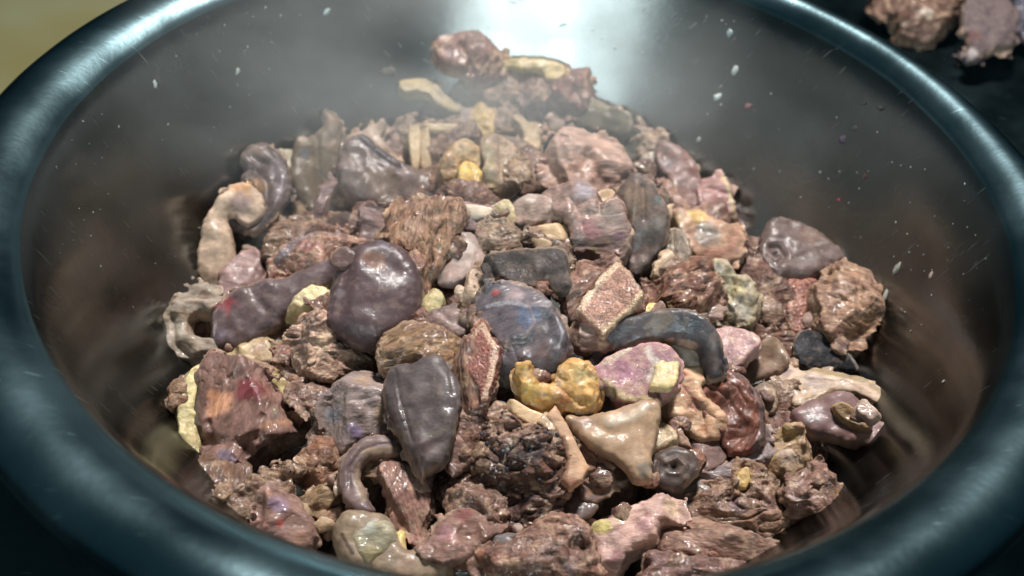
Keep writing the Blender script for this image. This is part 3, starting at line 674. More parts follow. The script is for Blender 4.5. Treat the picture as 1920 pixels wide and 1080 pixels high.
X('meat_chunk', M_, 'fibrous reddish-brown chunk with wet grain right of the bone block', 'Z4', [(118, 865), (150, 800), (260, 782), (350, 735), (450, 742), (492, 820), (552, 925), (500, 975), (400, 1045), (300, 1030), (200, 990), (135, 935)], (122, 80, 60), 'muscle', 3.0, T=52, ang=18, amp=1.7,
  patches=[((230, 990), 40, (140, 112, 62)), ((170, 880), 40, (140, 92, 76)), ((430, 1000), 40, (150, 122, 84))], feats=[([(160, 850), (320, 830), (440, 760)], 7, -9), ([(180, 930), (350, 900), (520, 900)], 7, -9), ([(250, 980), (400, 960)], 6, -7)])
X('fat_scrap', F_, 'tiny bright yellow fat scrap at the lower left of the fibrous reddish-brown chunk', 'Z4', [(135, 962), (180, 935), (205, 975), (195, 1022), (150, 1015)], (206, 184, 72), 'fat', 3.1)
X('gristle_lump', F_, 'translucent grey-cream lump of bubbly gristle right of the reddish-brown chunk', 'Z4', [(465, 752), (530, 745), (580, 820), (650, 832), (700, 890), (690, 950), (672, 1030), (640, 1068), (565, 1080), (505, 1045), (480, 990), (540, 950), (505, 860)], (164, 154, 128), 'fat', 2.5, T=42, amp=2.2,
  patches=[((600, 880), 40, (190, 178, 126)), ((600, 1000), 50, (160, 156, 146)), ((500, 790), 30, (134, 140, 130))])
X('meat_chunk', M_, 'dark maroon meat behind the bubbly gristle', 'Z4', [(560, 720), (650, 650), (720, 735), (870, 835), (880, 1000), (860, 1100), (680, 1080), (690, 900), (600, 820)], (108, 76, 68), 'crumb', 1.7)
X('meat_piece', M_, 'small tan fold against the maroon meat', 'Z4', [(685, 950), (740, 885), (830, 975), (812, 1045), (710, 1060)], (134, 106, 88), 'crumb', 2.4)
X('skin_piece', S_, 'smooth grey-purple dome with a spiral hole at the right edge of the pile', 'Z4', [(722, 765), (716, 650), (760, 545), (880, 528), (1000, 568), (1085, 640), (1140, 708), (1090, 755), (985, 825), (880, 855), (780, 840)], (104, 85, 84), 'skin', 2.6, T=62, D=85,
  patches=[((960, 610), 55, (118, 90, 78)), ((790, 720), 18, (60, 42, 42))], feats=[([(760, 690), (800, 690), (825, 740), (800, 780)], 12, -20), ([(740, 740), (790, 800)], 9, -12), ([(790, 725)], 16, -24), ([(740, 660), (830, 660), (860, 740)], 12, 8)])  # the hole's shade is put in as a dark patch over the dimple
X('bone_piece', B_, 'split bone with reddish marrow standing at the right of the pile', 'F', [(1476, 540), (1500, 533), (1530, 538), (1532, 600), (1526, 622), (1480, 620)], (168, 108, 92), 'sponge', 2.6, T=20, D=9, p=3, ang=90, patches=[([(1480, 545), (1482, 615)], 5, (200, 162, 140)), ([(1522, 545), (1522, 615)], 4, (150, 90, 78)), ([(1500, 560), (1503, 600)], 5, (190, 128, 110))], feats=[([(1510, 545), (1508, 615)], 4, -5)])
X('meat_chunk', M_, 'narrow brown strip between the split bone and the fan-shaped piece', 'F', [(1526, 545), (1545, 540), (1560, 600), (1562, 640), (1540, 640), (1526, 615)], (104, 80, 70), 'muscle', 2.2, ang=90)
X('meat_chunk', M_, 'tan fan-shaped piece with a ridged face and rolled rim at the right edge', 'F', [(1538, 575), (1532, 535), (1560, 520), (1563, 500), (1590, 487), (1625, 500), (1646, 530), (1650, 580), (1642, 620), (1617, 650), (1580, 657), (1552, 632), (1536, 605)], (146, 110, 82), 'muscle', 2.6, T=34, D=40, ang=-20, amp=1.2,
  feats=[([(1612, 520), (1607, 560), (1612, 620)], 6, -9), ([(1570, 510), (1600, 512)], 5, -10), ([(1632, 530), (1638, 580), (1630, 620)], 8, 6), ([(1545, 560), (1590, 575)], 3, -5), ([(1548, 585), (1592, 592)], 3, -5), ([(1560, 610), (1595, 606)], 3, -5)], patches=[((1575, 640), 18, (160, 118, 98)), ((1582, 502), 12, (124, 92, 74))])

# --- centre
X('skin_piece', S_, 'charcoal-grey leathery slab arching over the pile centre', 'Z3', [(316, 505), (340, 455), (400, 425), (500, 416), (620, 405), (722, 404), (765, 450), (775, 540), (768, 610), (700, 600), (650, 560), (620, 620), (560, 600), (500, 590), (440, 560), (390, 545), (345, 575)], (72, 64, 64), 'rough', 3.7, T=20, D=16, p=3, rag=4,
  patches=[((620, 470), 50, (84, 74, 72))], feats=[([(380, 550), (480, 570), (600, 600)], 8, 8), ([(660, 540), (740, 530)], 24, -18), ([(560, 430), (600, 560)], 16, -6)], key='slab', root=True)
part('slab', 'nub', 'Z3', [(600, 600), (665, 590), (672, 650), (650, 700), (600, 695), (590, 650)], (62, 54, 56), 'rough', T=22, dl=-0.5)
X('membrane_piece', M_, 'blue-grey veined membrane lump with a red spot below the charcoal slab', 'Z3', [(318, 660), (345, 620), (400, 588), (500, 596), (590, 636), (690, 720), (752, 820), (755, 940), (722, 1022), (600, 1048), (470, 1038), (395, 960), (405, 860), (330, 770)], (96, 88, 98), 'film', 3.2, T=66, D=90, ang=20,
  patches=[((570, 770), 70, (86, 98, 128)), ((405, 630), 20, (158, 76, 78)), ((500, 650), 45, (150, 132, 138)), ((640, 940), 60, (100, 78, 76)), ((450, 900), 40, (112, 88, 82)), ([(360, 690), (480, 690), (560, 720)], 10, (160, 156, 168)), ([(700, 780), (735, 860), (715, 930)], 7, (150, 150, 160)), ([(560, 700), (600, 800), (540, 880)], 6, (130, 112, 110)), ((620, 830), 24, (112, 100, 98))],
  feats=[([(430, 700), (470, 860), (520, 1000)], 9, -7), ([(700, 770), (735, 870)], 7, 6)])
X('meat_chunk', M_, 'brown fibrous wedge left of the blue-grey membrane lump', 'Z3', [(300, 725), (370, 710), (430, 740), (440, 840), (400, 880), (345, 810), (300, 790)], (124, 92, 72), 'muscle', 3.2, ang=70)
X('meat_chunk', M_, 'dark knobbly red-brown bit left of the brown fibrous wedge', 'Z3', [(225, 720), (300, 700), (340, 770), (295, 815), (240, 795)], (88, 62, 55), 'crumb', 2.8)
X('bone_piece', B_, 'spongy bone block with cream edges set in brown meat near the centre', 'Z3', [(765, 620), (780, 560), (830, 500), (900, 455), (1000, 462), (1060, 540), (1000, 700), (880, 800), (800, 800), (760, 700)], (130, 92, 78), 'muscle', 2.9, T=50, ang=40, amp=1.5, patches=[((880, 490), 40, (140, 100, 88)), ((790, 620), 30, (140, 104, 92))], key='boneblock', root=True)
part('boneblock', 'bone_face', 'Z3', [(822, 718), (855, 655), (905, 592), (1018, 468), (1050, 500), (1142, 640), (1135, 665), (1060, 740), (940, 842), (885, 805), (850, 760)], (168, 122, 104), 'sponge', dl=1.0, T=26, D=10, p=3.5, smoothpoly=False, rag=4, warp=5,
     patches=[([(826, 722), (906, 600), (1022, 472)], 24, (224, 194, 160)), ([(1140, 655), (1055, 740), (945, 838)], 20, (206, 174, 136)), ([(1030, 490), (1130, 630)], 8, (190, 156, 130)), ([(840, 740), (930, 830)], 9, (190, 150, 118))])
X('meat_chunk', M_, 'dark brown meat below the spongy bone block', 'Z3', [(772, 790), (800, 730), (870, 780), (940, 848), (1020, 838), (960, 900), (880, 915), (805, 870)], (104, 78, 64), 'muscle', 2.8)
X('meat_chunk', M_, 'small greyish purple knob above the golden-brown fibrous piece', 'Z3', [(45, 745), (100, 705), (160, 700), (225, 740), (262, 820), (180, 850), (90, 800)], (130, 108, 106), 'film', 2.2)
X('fat_scrap', F_, 'yellow-cream fat scrap at the right foot of the dark purple organ', 'Z3', [(15, 750), (40, 680), (95, 605), (138, 650), (115, 705), (60, 760)], (192, 180, 122), 'fat', 1.9, amp=1.6)
X('gristle_strip', F_, 'cream strip rising left of the charcoal slab', 'Z3', [(225, 700), (260, 600), (300, 515), (345, 560), (340, 610), (300, 660), (262, 710)], (176, 150, 128), 'gristle', 2.4, T=18)
X('meat_chunk', M_, 'golden-brown fibrous oval left of the red-faced bone wedge', 'F', [(720, 690), (720, 655), (738, 620), (765, 608), (805, 612), (850, 632), (880, 655), (878, 690), (830, 705), (780, 712), (742, 708)], (128, 97, 60), 'muscle', 3.0, T=34, ang=15, amp=1.6, feats=[([(740, 640), (800, 635), (850, 650)], 3, -5), ([(745, 670), (810, 665), (865, 675)], 3, -5)])
X('bone_piece', B_, 'upright wedge of red spongy bone with a cream right edge left of centre', 'F', [(850, 700), (868, 655), (886, 628), (905, 608), (932, 655), (924, 700), (915, 760), (900, 808), (875, 806), (855, 770)], (138, 92, 74), 'muscle', 3.4, T=30, ang=85, patches=[((870, 720), 18, (130, 102, 74)), ((880, 780), 16, (136, 104, 80))], key='wedge', root=True)
part('wedge', 'bone_face', 'F', [(872, 640), (903, 609), (932, 656), (926, 700), (912, 752), (902, 752), (890, 712), (876, 690)], (146, 84, 70), 'sponge', dl=0.7, T=12, D=6, p=3, smoothpoly=False, rag=3.5, warp=5, patches=[([(905, 612), (929, 656), (922, 700), (909, 750)], 6, (212, 176, 150)), ([(876, 642), (902, 613)], 4, (200, 160, 130))])
X('meat_chunk', M_, 'brown crumbly chunk beneath the red bone wedge', 'F', [(850, 770), (872, 745), (905, 760), (912, 800), (892, 850), (850, 850), (835, 810)], (124, 92, 76), 'crumb', 3.0)

# --- right of centre
X('skin_piece', S_, 'long dark blue-black skin arch right of centre', 'F', [(1098, 692), (1108, 655), (1145, 620), (1200, 600), (1255, 595), (1310, 608), (1342, 640), (1350, 700), (1330, 712), (1316, 670), (1290, 648), (1238, 646), (1190, 662), (1150, 680), (1120, 705)], (74, 70, 76), 'skin', 3.4, T=30, D=26,
  patches=[((1232, 618), 26, (124, 110, 98)), ((1290, 618), 20, (54, 60, 70)), ([(1330, 650), (1338, 690)], 10, (110, 94, 90)), ((1130, 660), 18, (50, 48, 54)), ([(1150, 676), (1200, 652), (1260, 644)], 3, (140, 112, 88))], feats=[([(1140, 672), (1200, 650), (1280, 645)], 5, -5)])
X('gristle_piece', F_, 'pale gristle lining under the blue-black skin arch', 'F', [(1220, 662), (1250, 648), (1300, 642), (1318, 668), (1328, 712), (1305, 705), (1280, 680), (1250, 690)], (176, 164, 152), 'gristle', 3.1, T=18)
X('meat_piece', M_, 'pink-violet cut face with a yellow-olive rim under the skin arch', 'F', [(1114, 703), (1143, 678), (1190, 658), (1228, 652), (1262, 664), (1274, 690), (1262, 728), (1222, 756), (1186, 758), (1160, 750), (1152, 735), (1130, 722)], (172, 126, 136), 'fat', 3.7, T=22, D=9, p=4, facets=0, warp=4, amp=0.6,
  patches=[([(1212, 662), (1228, 690), (1215, 720)], 8, (206, 190, 184)), ([(1130, 722), (1170, 752), (1216, 752)], 7, (186, 168, 122)), ([(1130, 690), (1180, 662)], 5, (200, 180, 160)), ((1175, 705), 26, (172, 116, 138))], root=True)
X('meat_piece', M_, 'pink-violet triangular cut face right of the skin arch', 'Z7', [(455, 190), (540, 148), (640, 178), (702, 235), (645, 305), (565, 375), (500, 375), (478, 300)], (182, 144, 148), 'fat', 3.0, T=20, D=9, p=4, facets=0, warp=5, patches=[([(645, 185), (695, 235)], 14, (196, 168, 160)), ([(500, 300), (560, 360)], 26, (200, 178, 168))])
X('fat_piece', F_, 'glossy curly yellow fat in the lower centre', 'Z6', [(725, 165), (745, 140), (785, 145), (800, 205), (850, 245), (920, 240), (935, 190), (960, 150), (1020, 105), (1085, 130), (1125, 185), (1135, 245), (1112, 325), (1060, 352), (1000, 345), (920, 370), (830, 368), (765, 335), (738, 265)], (200, 152, 62), 'fat', 3.6, T=34, D=36, amp=2.0,
  patches=[((960, 310), 45, (172, 112, 40)), ((790, 280), 45, (222, 182, 72)), ((1060, 200), 60, (204, 172, 92)), ((770, 175), 24, (214, 170, 50)), ((940, 230), 26, (190, 150, 110))], feats=[([(930, 250), (1000, 300), (1060, 330)], 14, -20), ([(900, 210), (880, 290)], 18, -16)])
X('bone_splinter', B_, 'thin cream bone splinter below the curly yellow fat', 'Z6', [(650, 308), (700, 305), (790, 355), (885, 400), (895, 462), (835, 440), (750, 395), (690, 350)], (204, 172, 128), 'bone', 3.8, T=16, D=10)
X('meat_piece', M_, 'small pinkish-tan crumbly bit at the left end of the bone splinter', 'Z6', [(585, 300), (650, 292), (690, 345), (620, 405), (575, 385)], (170, 134, 110), 'crumb', 3.2)
X('bone_strip', B_, 'long pinkish cream bone strip standing right of the porous dark chunk', 'Z6', [(878, 392), (920, 352), (972, 430), (1022, 540), (1078, 640), (1052, 705), (995, 745), (955, 705), (985, 610), (955, 500)], (208, 166, 130), 'bone', 4.1, T=20, D=10, smoothpoly=False, patches=[([(960, 500), (985, 600), (965, 700)], 16, (150, 108, 84)), ((1000, 720), 30, (190, 132, 104))])
X('meat_chunk', M_, 'dark porous chunk with glinting black beads in the lower centre', 'Z6', [(545, 560), (575, 430), (640, 400), (705, 398), (780, 460), (860, 470), (945, 480), (1000, 545), (985, 640), (965, 745), (880, 770), (760, 745), (640, 722), (540, 685)], (100, 72, 60), 'crumb', 3.8, T=60, amp=2.4, rag=4,
  patches=[((700, 580), 50, (54, 50, 62)), ((820, 570), 60, (58, 54, 68)), ((650, 450), 60, (128, 94, 76)), ((880, 640), 50, (120, 80, 66))], root=True)
X('meat_chunk', M_, 'dark wet ragged chunk directly below the porous one', 'Z6', [(700, 745), (780, 735), (930, 770), (920, 900), (860, 975), (780, 985), (700, 950), (670, 850)], (84, 64, 58), 'crumb', 3.1, amp=2.2, rag=4, patches=[((790, 790), 45, (60, 58, 66))])
X('meat_chunk', M_, 'brown wedge of meat right of the long bone strip', 'Z6', [(960, 420), (1030, 450), (1100, 530), (1195, 640), (1130, 690), (1060, 695), (1040, 600)], (134, 98, 78), 'muscle', 3.1, ang=-45)
X('meat_piece', M_, 'small folded nub with an orange streak below the brown wedge', 'Z6', [(1050, 725), (1090, 690), (1140, 678), (1202, 700), (1195, 760), (1130, 795), (1060, 780)], (130, 104, 98), 'skin', 3.2, patches=[([(1090, 765), (1180, 745)], 14, (176, 122, 84)), ([(1110, 710), (1160, 700)], 9, (90, 72, 76))], feats=[([(1090, 740), (1180, 725)], 9, -12)])
X('meat_piece', M_, 'dark plum lump under the folded nub', 'Z6', [(930, 780), (1000, 755), (1080, 785), (1125, 840), (1080, 890), (1000, 905), (925, 870)], (104, 86, 84), 'skin', 2.6)
X('skin_piece', S_, 'smooth beige three-cornered fold with glossy top edge right of centre', 'Z6', [(982, 412), (1010, 392), (1080, 388), (1200, 372), (1270, 350), (1340, 325), (1420, 318), (1435, 380), (1430, 480), (1402, 600), (1408, 700), (1370, 722), (1320, 712), (1262, 640), (1195, 590), (1120, 545), (1040, 478)], (186, 152, 118), 'skin', 3.9, mat='sheen', T=28, D=26, p=2.6, amp=0.6,
  patches=[([(1200, 430), (1310, 400), (1370, 350)], 34, (204, 184, 160)), ((1060, 430), 45, (164, 130, 106)), ((1370, 660), 40, (150, 140, 128)), ((1250, 520), 60, (176, 142, 106))], feats=[([(1200, 440), (1290, 420), (1350, 380)], 30, 12), ([(1100, 450), (1180, 480)], 30, -10), ([(1390, 380), (1385, 560)], 18, -8)])  # the pale patch along the top edge is a painted highlight
X('fat_piece', F_, 'small cream rounded nub right of the beige three-cornered fold', 'Z7', [(165, 640), (200, 622), (250, 645), (284, 690), (265, 752), (182, 822), (150, 760)], (180, 160, 122), 'fat', 3.1, T=26)
X('organ_piece', S_, 'dark curled mushroom-like organ with a round opening', 'Z7', [(152, 890), (165, 830), (200, 785), (270, 765), (350, 780), (395, 835), (385, 900), (335, 940), (300, 975), (220, 960), (170, 930)], (88, 72, 68), 'skin', 3.8, T=52, patches=[((275, 868), 16, (46, 34, 34)), ([(240, 840), (320, 850), (310, 900)], 16, (112, 92, 84)), ((340, 915), 18, (140, 126, 108))],  # darkest patch: shade of the opening painted into the colour
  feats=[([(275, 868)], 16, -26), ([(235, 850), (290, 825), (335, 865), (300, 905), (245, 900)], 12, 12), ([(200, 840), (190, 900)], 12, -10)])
X('skin_piece', S_, 'dark grey skin beneath the mushroom-like organ', 'Z7', [(200, 930), (330, 960), (420, 890), (530, 960), (500, 1040), (380, 1080), (260, 1040), (200, 985)], (98, 82, 76), 'skin', 3.0, patches=[((430, 960), 40, (128, 112, 104))])
X('meat_chunk', M_, 'large wet dark-brown muscle with a bone and fat face right of centre', 'Z7', [(395, 372), (470, 352), (560, 372), (650, 440), (712, 540), (732, 680), (690, 780), (610, 812), (540, 795), (500, 720), (440, 700), (400, 560)], (112, 62, 44), 'film', 3.9, T=34, D=40, ang=60, amp=1.3, facets=0, key='bigmuscle', root=True,
  patches=[([(570, 380), (660, 440), (715, 560), (722, 690), (680, 780)], 22, (104, 80, 80))], feats=[([(430, 460), (540, 520), (600, 620)], 9, -12), ([(480, 420), (590, 470), (640, 560)], 8, -11), ([(520, 680), (600, 680)], 8, -10), ([(540, 740), (640, 720)], 8, -10), ([(620, 420), (680, 540), (690, 680), (640, 780)], 9, -14)])
part('bigmuscle', 'bone_face', 'Z7', [(188, 515), (235, 450), (285, 405), (330, 350), (402, 322), (432, 430), (412, 455), (455, 540), (530, 610), (540, 680), (490, 712), (400, 716), (330, 670), (258, 600)], (198, 156, 120), 'gristle', dl=1.0, T=30, D=18, p=3, amp=1.6,
     patches=[((322, 400), 26, (154, 66, 44)), ((375, 545), 42, (152, 96, 76)), ((440, 680), 34, (184, 128, 86)), ((340, 480), 26, (176, 120, 96)), ([(360, 350), (400, 440)], 20, (212, 180, 140))], feats=[([(300, 440), (420, 600), (430, 700)], 9, -12), ([(350, 520), (480, 620)], 8, -10)])
X('meat_chunk', M_, 'violet-grey bit below the large wet muscle', 'Z7', [(350, 730), (420, 705), (490, 745), (540, 800), (490, 860), (410, 878), (370, 800)], (114, 88, 86), 'film', 3.6)
X('tendon_strip', F_, 'thin dark tendon hanging left of the large wet muscle', 'Z7', [(258, 600), (280, 600), (320, 680), (358, 770), (338, 778), (300, 700)], (150, 122, 104), 'gristle', 3.4, T=9, D=8)
X('skin_piece', S_, 'tan glossy fold behind the cream flared sheet', 'Z7', [(605, 420), (650, 370), (700, 320), (735, 225), (800, 208), (855, 300), (830, 350), (770, 385), (680, 420)], (132, 104, 84), 'skin', 2.7, T=34, patches=[([(740, 240), (800, 230), (840, 290)], 16, (160, 134, 104))])
X('meat_chunk', M_, 'reddish-brown meat behind the tan glossy fold', 'Z7', [(650, 165), (760, 150), (880, 165), (945, 195), (915, 330), (830, 320), (780, 230), (690, 215)], (108, 74, 56), 'muscle', 2.0)
X('skin_piece', S_, 'blue-black skin patch with a pale rim at the right of the pile', 'Z7', [(880, 260), (930, 178), (1020, 188), (1100, 235), (1160, 280), (1210, 350), (1225, 410), (1110, 380), (920, 360)], (42, 43, 52), 'rough', 2.5, T=30, patches=[([(1150, 275), (1200, 340), (1218, 400)], 8, (140, 132, 128))])
X('skin_piece', S_, 'cream flared sheet with torn ends at the right of the pile', 'Z7', [(758, 368), (800, 330), (850, 312), (930, 368), (1010, 356), (1090, 368), (1160, 392), (1250, 415), (1335, 480), (1388, 560), (1375, 602), (1325, 560), (1258, 515), (1200, 482), (1080, 482), (985, 522), (885, 556), (868, 480), (790, 430)], (204, 178, 154), 'skin', 3.4, T=15, D=16, p=3,
  patches=[([(960, 365), (1090, 375), (1250, 425), (1340, 500)], 20, (162, 142, 98)), ((1000, 430), 50, (208, 188, 178)), ((830, 440), 30, (150, 112, 80)), ([(880, 550), (980, 515), (1080, 480)], 12, (150, 128, 88)), ((850, 380), 30, (168, 140, 146))], feats=[([(960, 400), (1160, 420), (1300, 500)], 14, 8), ([(820, 440), (860, 500)], 18, -14)], rag=2)
X('meat_chunk', M_, 'dark brown crumbly meat in the hollow left of the cream flared sheet', 'Z7', [(770, 440), (870, 460), (880, 560), (800, 582), (740, 555)], (112, 86, 62), 'crumb', 2.9)
X('gristle_lump', F_, 'grey-beige gristle between the large wet muscle and the flared sheet', 'Z7', [(690, 440), (770, 425), (790, 520), (770, 570), (720, 560)], (132, 114, 98), 'gristle', 2.8)
X('skin_piece', S_, 'smooth dusky-pink cone with an open tip at the lower right', 'Z7', [(875, 605), (940, 555), (1010, 515), (1110, 482), (1200, 515), (1240, 600), (1330, 645), (1388, 708), (1345, 795), (1270, 770), (1180, 752), (1060, 712), (960, 705)], (132, 100, 102), 'skin', 2.9, mat='sheen', T=48, D=58,
  patches=[((1367, 740), 22, (40, 26, 26)), ((1180, 690), 75, (150, 110, 106)), ((960, 620), 50, (116, 94, 96)), ([(1310, 690), (1340, 760)], 10, (178, 136, 130))], feats=[([(1368, 738)], 16, -26)])  # closed tip; the dark patch stands in for shade in an opening
X('skin_scrap', S_, 'torn olive-edged curl lying on the dusky-pink cone', 'Z7', [(1098, 548), (1140, 540), (1190, 562), (1262, 608), (1268, 645), (1200, 630), (1130, 595)], (156, 130, 88), 'gristle', 4.3, T=14, patches=[([(1150, 575), (1230, 615)], 8, (100, 80, 50))])
X('skin_scrap', S_, 'ragged whitish shred at the end of the olive-edged curl', 'Z7', [(1205, 570), (1238, 515), (1270, 545), (1300, 570), (1335, 642), (1290, 630), (1255, 600)], (178, 154, 144), 'gristle', 4.4, T=10, rag=2)

# --- lower right
X('meat_chunk', M_, 'crumbly maroon-brown meat under the dusky-pink cone', 'Z7', [(750, 590), (820, 572), (890, 605), (1000, 680), (1045, 790), (965, 855), (900, 810), (780, 710), (735, 650)], (124, 90, 80), 'crumb', 3.0, T=50, amp=1.5, rag=4)
X('gristle_lump', F_, 'knobbly yellow-brown fatty ridge at the lower right', 'Z7', [(620, 960), (660, 880), (730, 800), (780, 730), (840, 670), (905, 672), (945, 760), (930, 840), (870, 905), (810, 900), (740, 930), (680, 990)], (158, 128, 92), 'fat', 3.8, T=44, amp=2.4,
  patches=[((850, 710), 40, (176, 156, 88)), ((750, 810), 36, (182, 158, 70)), ((850, 820), 50, (172, 148, 132)), ((640, 930), 26, (190, 156, 60))], key='ridge')
X('meat_chunk', M_, 'coarse brown chunk at the lower right corner of the pile', 'Z7', [(855, 900), (920, 860), (985, 842), (1060, 870), (1110, 930), (1138, 985), (1112, 1035), (1060, 1010), (1042, 1080), (960, 1120), (880, 1090), (845, 980)], (128, 94, 78), 'crumb', 3.0, T=52, amp=1.8, rag=5, patches=[((1095, 990), 30, (160, 120, 70)), ((1000, 900), 40, (140, 100, 80)), ((880, 940), 30, (170, 140, 120))])
X('membrane_piece', M_, 'wet lilac-grey membrane under the large wet muscle', 'Y1', [(990, 340), (1060, 265), (1150, 245), (1250, 225), (1390, 140), (1430, 40), (1505, 5), (1500, 120), (1400, 210), (1300, 290), (1200, 350), (1110, 410), (1020, 390)], (134, 118, 122), 'film', 3.2, T=34, amp=1.8, patches=[((1280, 230), 30, (160, 150, 160))])
X('meat_chunk', M_, 'large lumpy tan-brown chunk at the lower right', 'Y1', [(1090, 445), (1140, 350), (1195, 300), (1290, 222), (1360, 192), (1420, 180), (1505, 230), (1545, 310), (1575, 385), (1650, 440), (1610, 520), (1570, 580), (1460, 555), (1350, 520), (1230, 470), (1130, 465)], (138, 106, 84), 'crumb', 3.9, T=70, D=80, amp=2.2,
  patches=[((1350, 400), 55, (118, 100, 108)), ((1380, 260), 40, (170, 140, 84)), ((1480, 260), 40, (160, 138, 118)), ((1180, 400), 50, (132, 94, 76)), ((1500, 400), 45, (150, 114, 100)), ((1440, 330), 30, (168, 140, 118))], feats=[([(1290, 280), (1300, 420)], 12, -14), ([(1430, 230), (1440, 360), (1560, 420)], 14, -18), ([(1480, 460), (1600, 480)], 12, -12)], root=True)
X('meat_chunk', M_, 'triangular smooth brown slab at the bottom right of the pile', 'Y1', [(945, 480), (975, 450), (1060, 455), (1140, 450), (1240, 482), (1340, 515), (1480, 562), (1630, 602), (1500, 650), (1400, 675), (1250, 650), (1100, 640), (1000, 640), (950, 580)], (150, 116, 100), 'muscle', 4.1, T=46, D=30, ang=-15, p=2.6, amp=0.9, patches=[([(1080, 560), (1330, 640)], 20, (190, 150, 136)), ((1010, 500), 50, (128, 94, 80)), ([(1000, 470), (1140, 460), (1340, 520)], 8, (136, 98, 80))])
X('meat_chunk', M_, 'dark red-brown meat at the photo bottom under the triangular slab', 'Y1', [(945, 620), (1100, 630), (1250, 645), (1400, 672), (1300, 740), (1150, 790), (900, 790), (925, 690)], (120, 86, 82), 'crumb', 3.4, T=50, patches=[((1120, 690), 40, (104, 78, 88))])
X('meat_piece', M_, 'pale pink slab with a yellow-green fatty edge near the bottom', 'Y1', [(632, 530), (660, 480), (715, 452), (800, 425), (880, 395), (960, 350), (1050, 372), (1100, 420), (1080, 455), (975, 460), (955, 545), (865, 592), (805, 640), (755, 730), (700, 730), (668, 600)], (198, 162, 156), 'film', 3.6, T=40, D=40,
  patches=[((690, 495), 48, (204, 194, 108)), ((790, 440), 34, (196, 184, 124)), ((1030, 400), 45, (218, 190, 160)), ((900, 490), 45, (186, 140, 146)), ((760, 640), 40, (178, 130, 136))], feats=[([(760, 520), (900, 460)], 14, -10)])
X('meat_chunk', M_, 'large brown block with a pale right edge at the bottom centre', 'Y1', [(60, 650), (150, 605), (280, 560), (400, 475), (470, 448), (540, 435), (590, 460), (630, 500), (660, 590), (680, 680), (730, 790), (400, 850), (80, 800)], (128, 92, 78), 'crumb', 4.2, T=70, D=60, p=2.6, amp=1.3, key='blockb',
  patches=[([(545, 440), (610, 490), (650, 590), (700, 740)], 14, (176, 138, 118)), ((440, 640), 50, (138, 116, 108)), ((540, 690), 45, (146, 124, 128)), ((200, 680), 50, (150, 100, 78)), ((100, 640), 26, (188, 120, 96)), ([(400, 482), (540, 442)], 10, (160, 120, 96))], feats=[([(530, 450), (600, 560), (640, 720)], 10, 8), ([(300, 620), (500, 560)], 18, -10)])

# --- left and lower left
X('meat_chunk', M_, 'big brown mask-like chunk with a dark red hollow at the left', 'Z5', [(208, 560), (218, 440), (260, 370), (310, 300), (400, 318), (480, 340), (560, 368), (635, 430), (700, 530), (705, 590), (780, 575), (790, 620), (760, 670), (700, 700), (610, 740), (540, 810), (480, 890), (430, 950), (360, 965), (290, 935), (250, 800), (225, 680)], (132, 98, 90), 'film', 3.2, T=60, D=60, amp=2.0, rag=4, ang=70, facets=3, root=True, key='mask',
  patches=[((520, 500), 75, (134, 44, 58)), ((370, 575), 62, (224, 160, 118)), ((330, 510), 36, (190, 130, 90)), ((390, 850), 48, (142, 130, 162)), ((310, 840), 36, (160, 128, 110)), ([(250, 420), (230, 560), (260, 700)], 22, (94, 80, 62)), ([(600, 690), (700, 655), (760, 600)], 22, (168, 122, 90)), ((470, 400), 50, (128, 98, 90)), ((340, 350), 40, (128, 98, 92)), ((480, 640), 60, (140, 102, 98)), ((650, 610), 30, (120, 106, 86))],
  feats=[([(420, 430), (500, 460), (560, 500)], 40, -44), ([(330, 400), (300, 560), (330, 700)], 16, -14), ([(600, 640), (740, 600)], 20, -16), ([(560, 720), (450, 900)], 14, -12), ([(350, 330), (480, 350), (600, 430)], 16, 10)])
X('fat_strip', F_, 'pale yellow fat rim on the left side of the mask-like chunk', 'Z5', [(145, 600), (165, 500), (195, 400), (250, 340), (320, 305), (290, 380), (240, 440), (225, 560), (240, 690), (250, 790), (210, 790), (185, 740), (155, 670)], (208, 198, 134), 'fat', 2.7, T=34, amp=1.3, patches=[((215, 770), 30, (218, 200, 178))], key='fatrim', root=True)
part('fatrim', 'rind_bit', 'Z5', [(108, 445), (160, 390), (205, 400), (198, 500), (150, 545), (120, 560), (108, 520)], (138, 106, 78), 'crumb', T=14, dl=0.3)
X('fat_piece', F_, 'beige-yellow fatty piece above the mask-like chunk', 'Z5', [(395, 315), (430, 265), (500, 235), (585, 212), (645, 270), (645, 345), (560, 335), (470, 335)], (184, 162, 116), 'fat', 2.4, T=36, patches=[((560, 260), 40, (170, 134, 100))])
X('meat_chunk', M_, 'rusty-brown nugget between the fatty piece and the pale crumbly pink one', 'Z5', [(628, 305), (690, 228), (740, 300), (756, 372), (685, 395), (640, 362)], (128, 78, 52), 'crumb', 2.6)
X('fat_strip', F_, 'thin yellow-olive fat edge on the upper right of the mask-like chunk', 'Z5', [(590, 350), (680, 395), (716, 450), (708, 540), (655, 460), (600, 400)], (180, 164, 98), 'fat', 3.0, T=18)
X('meat_piece', M_, 'pale crumbly pink-beige piece below the cream fat ball', 'Z5', [(690, 225), (710, 180), (760, 135), (880, 105), (925, 185), (985, 255), (1100, 275), (1112, 335), (1010, 395), (905, 415), (800, 385), (740, 310)], (188, 152, 130), 'crumb', 2.9, T=46, amp=1.5, rag=3, patches=[((870, 280), 50, (212, 180, 144)), ((720, 200), 34, (150, 110, 90)), ((930, 360), 40, (176, 140, 120)), ((1060, 310), 30, (150, 140, 120))], feats=[([(780, 180), (860, 330)], 12, -14), ([(900, 340), (960, 380)], 10, -12)])
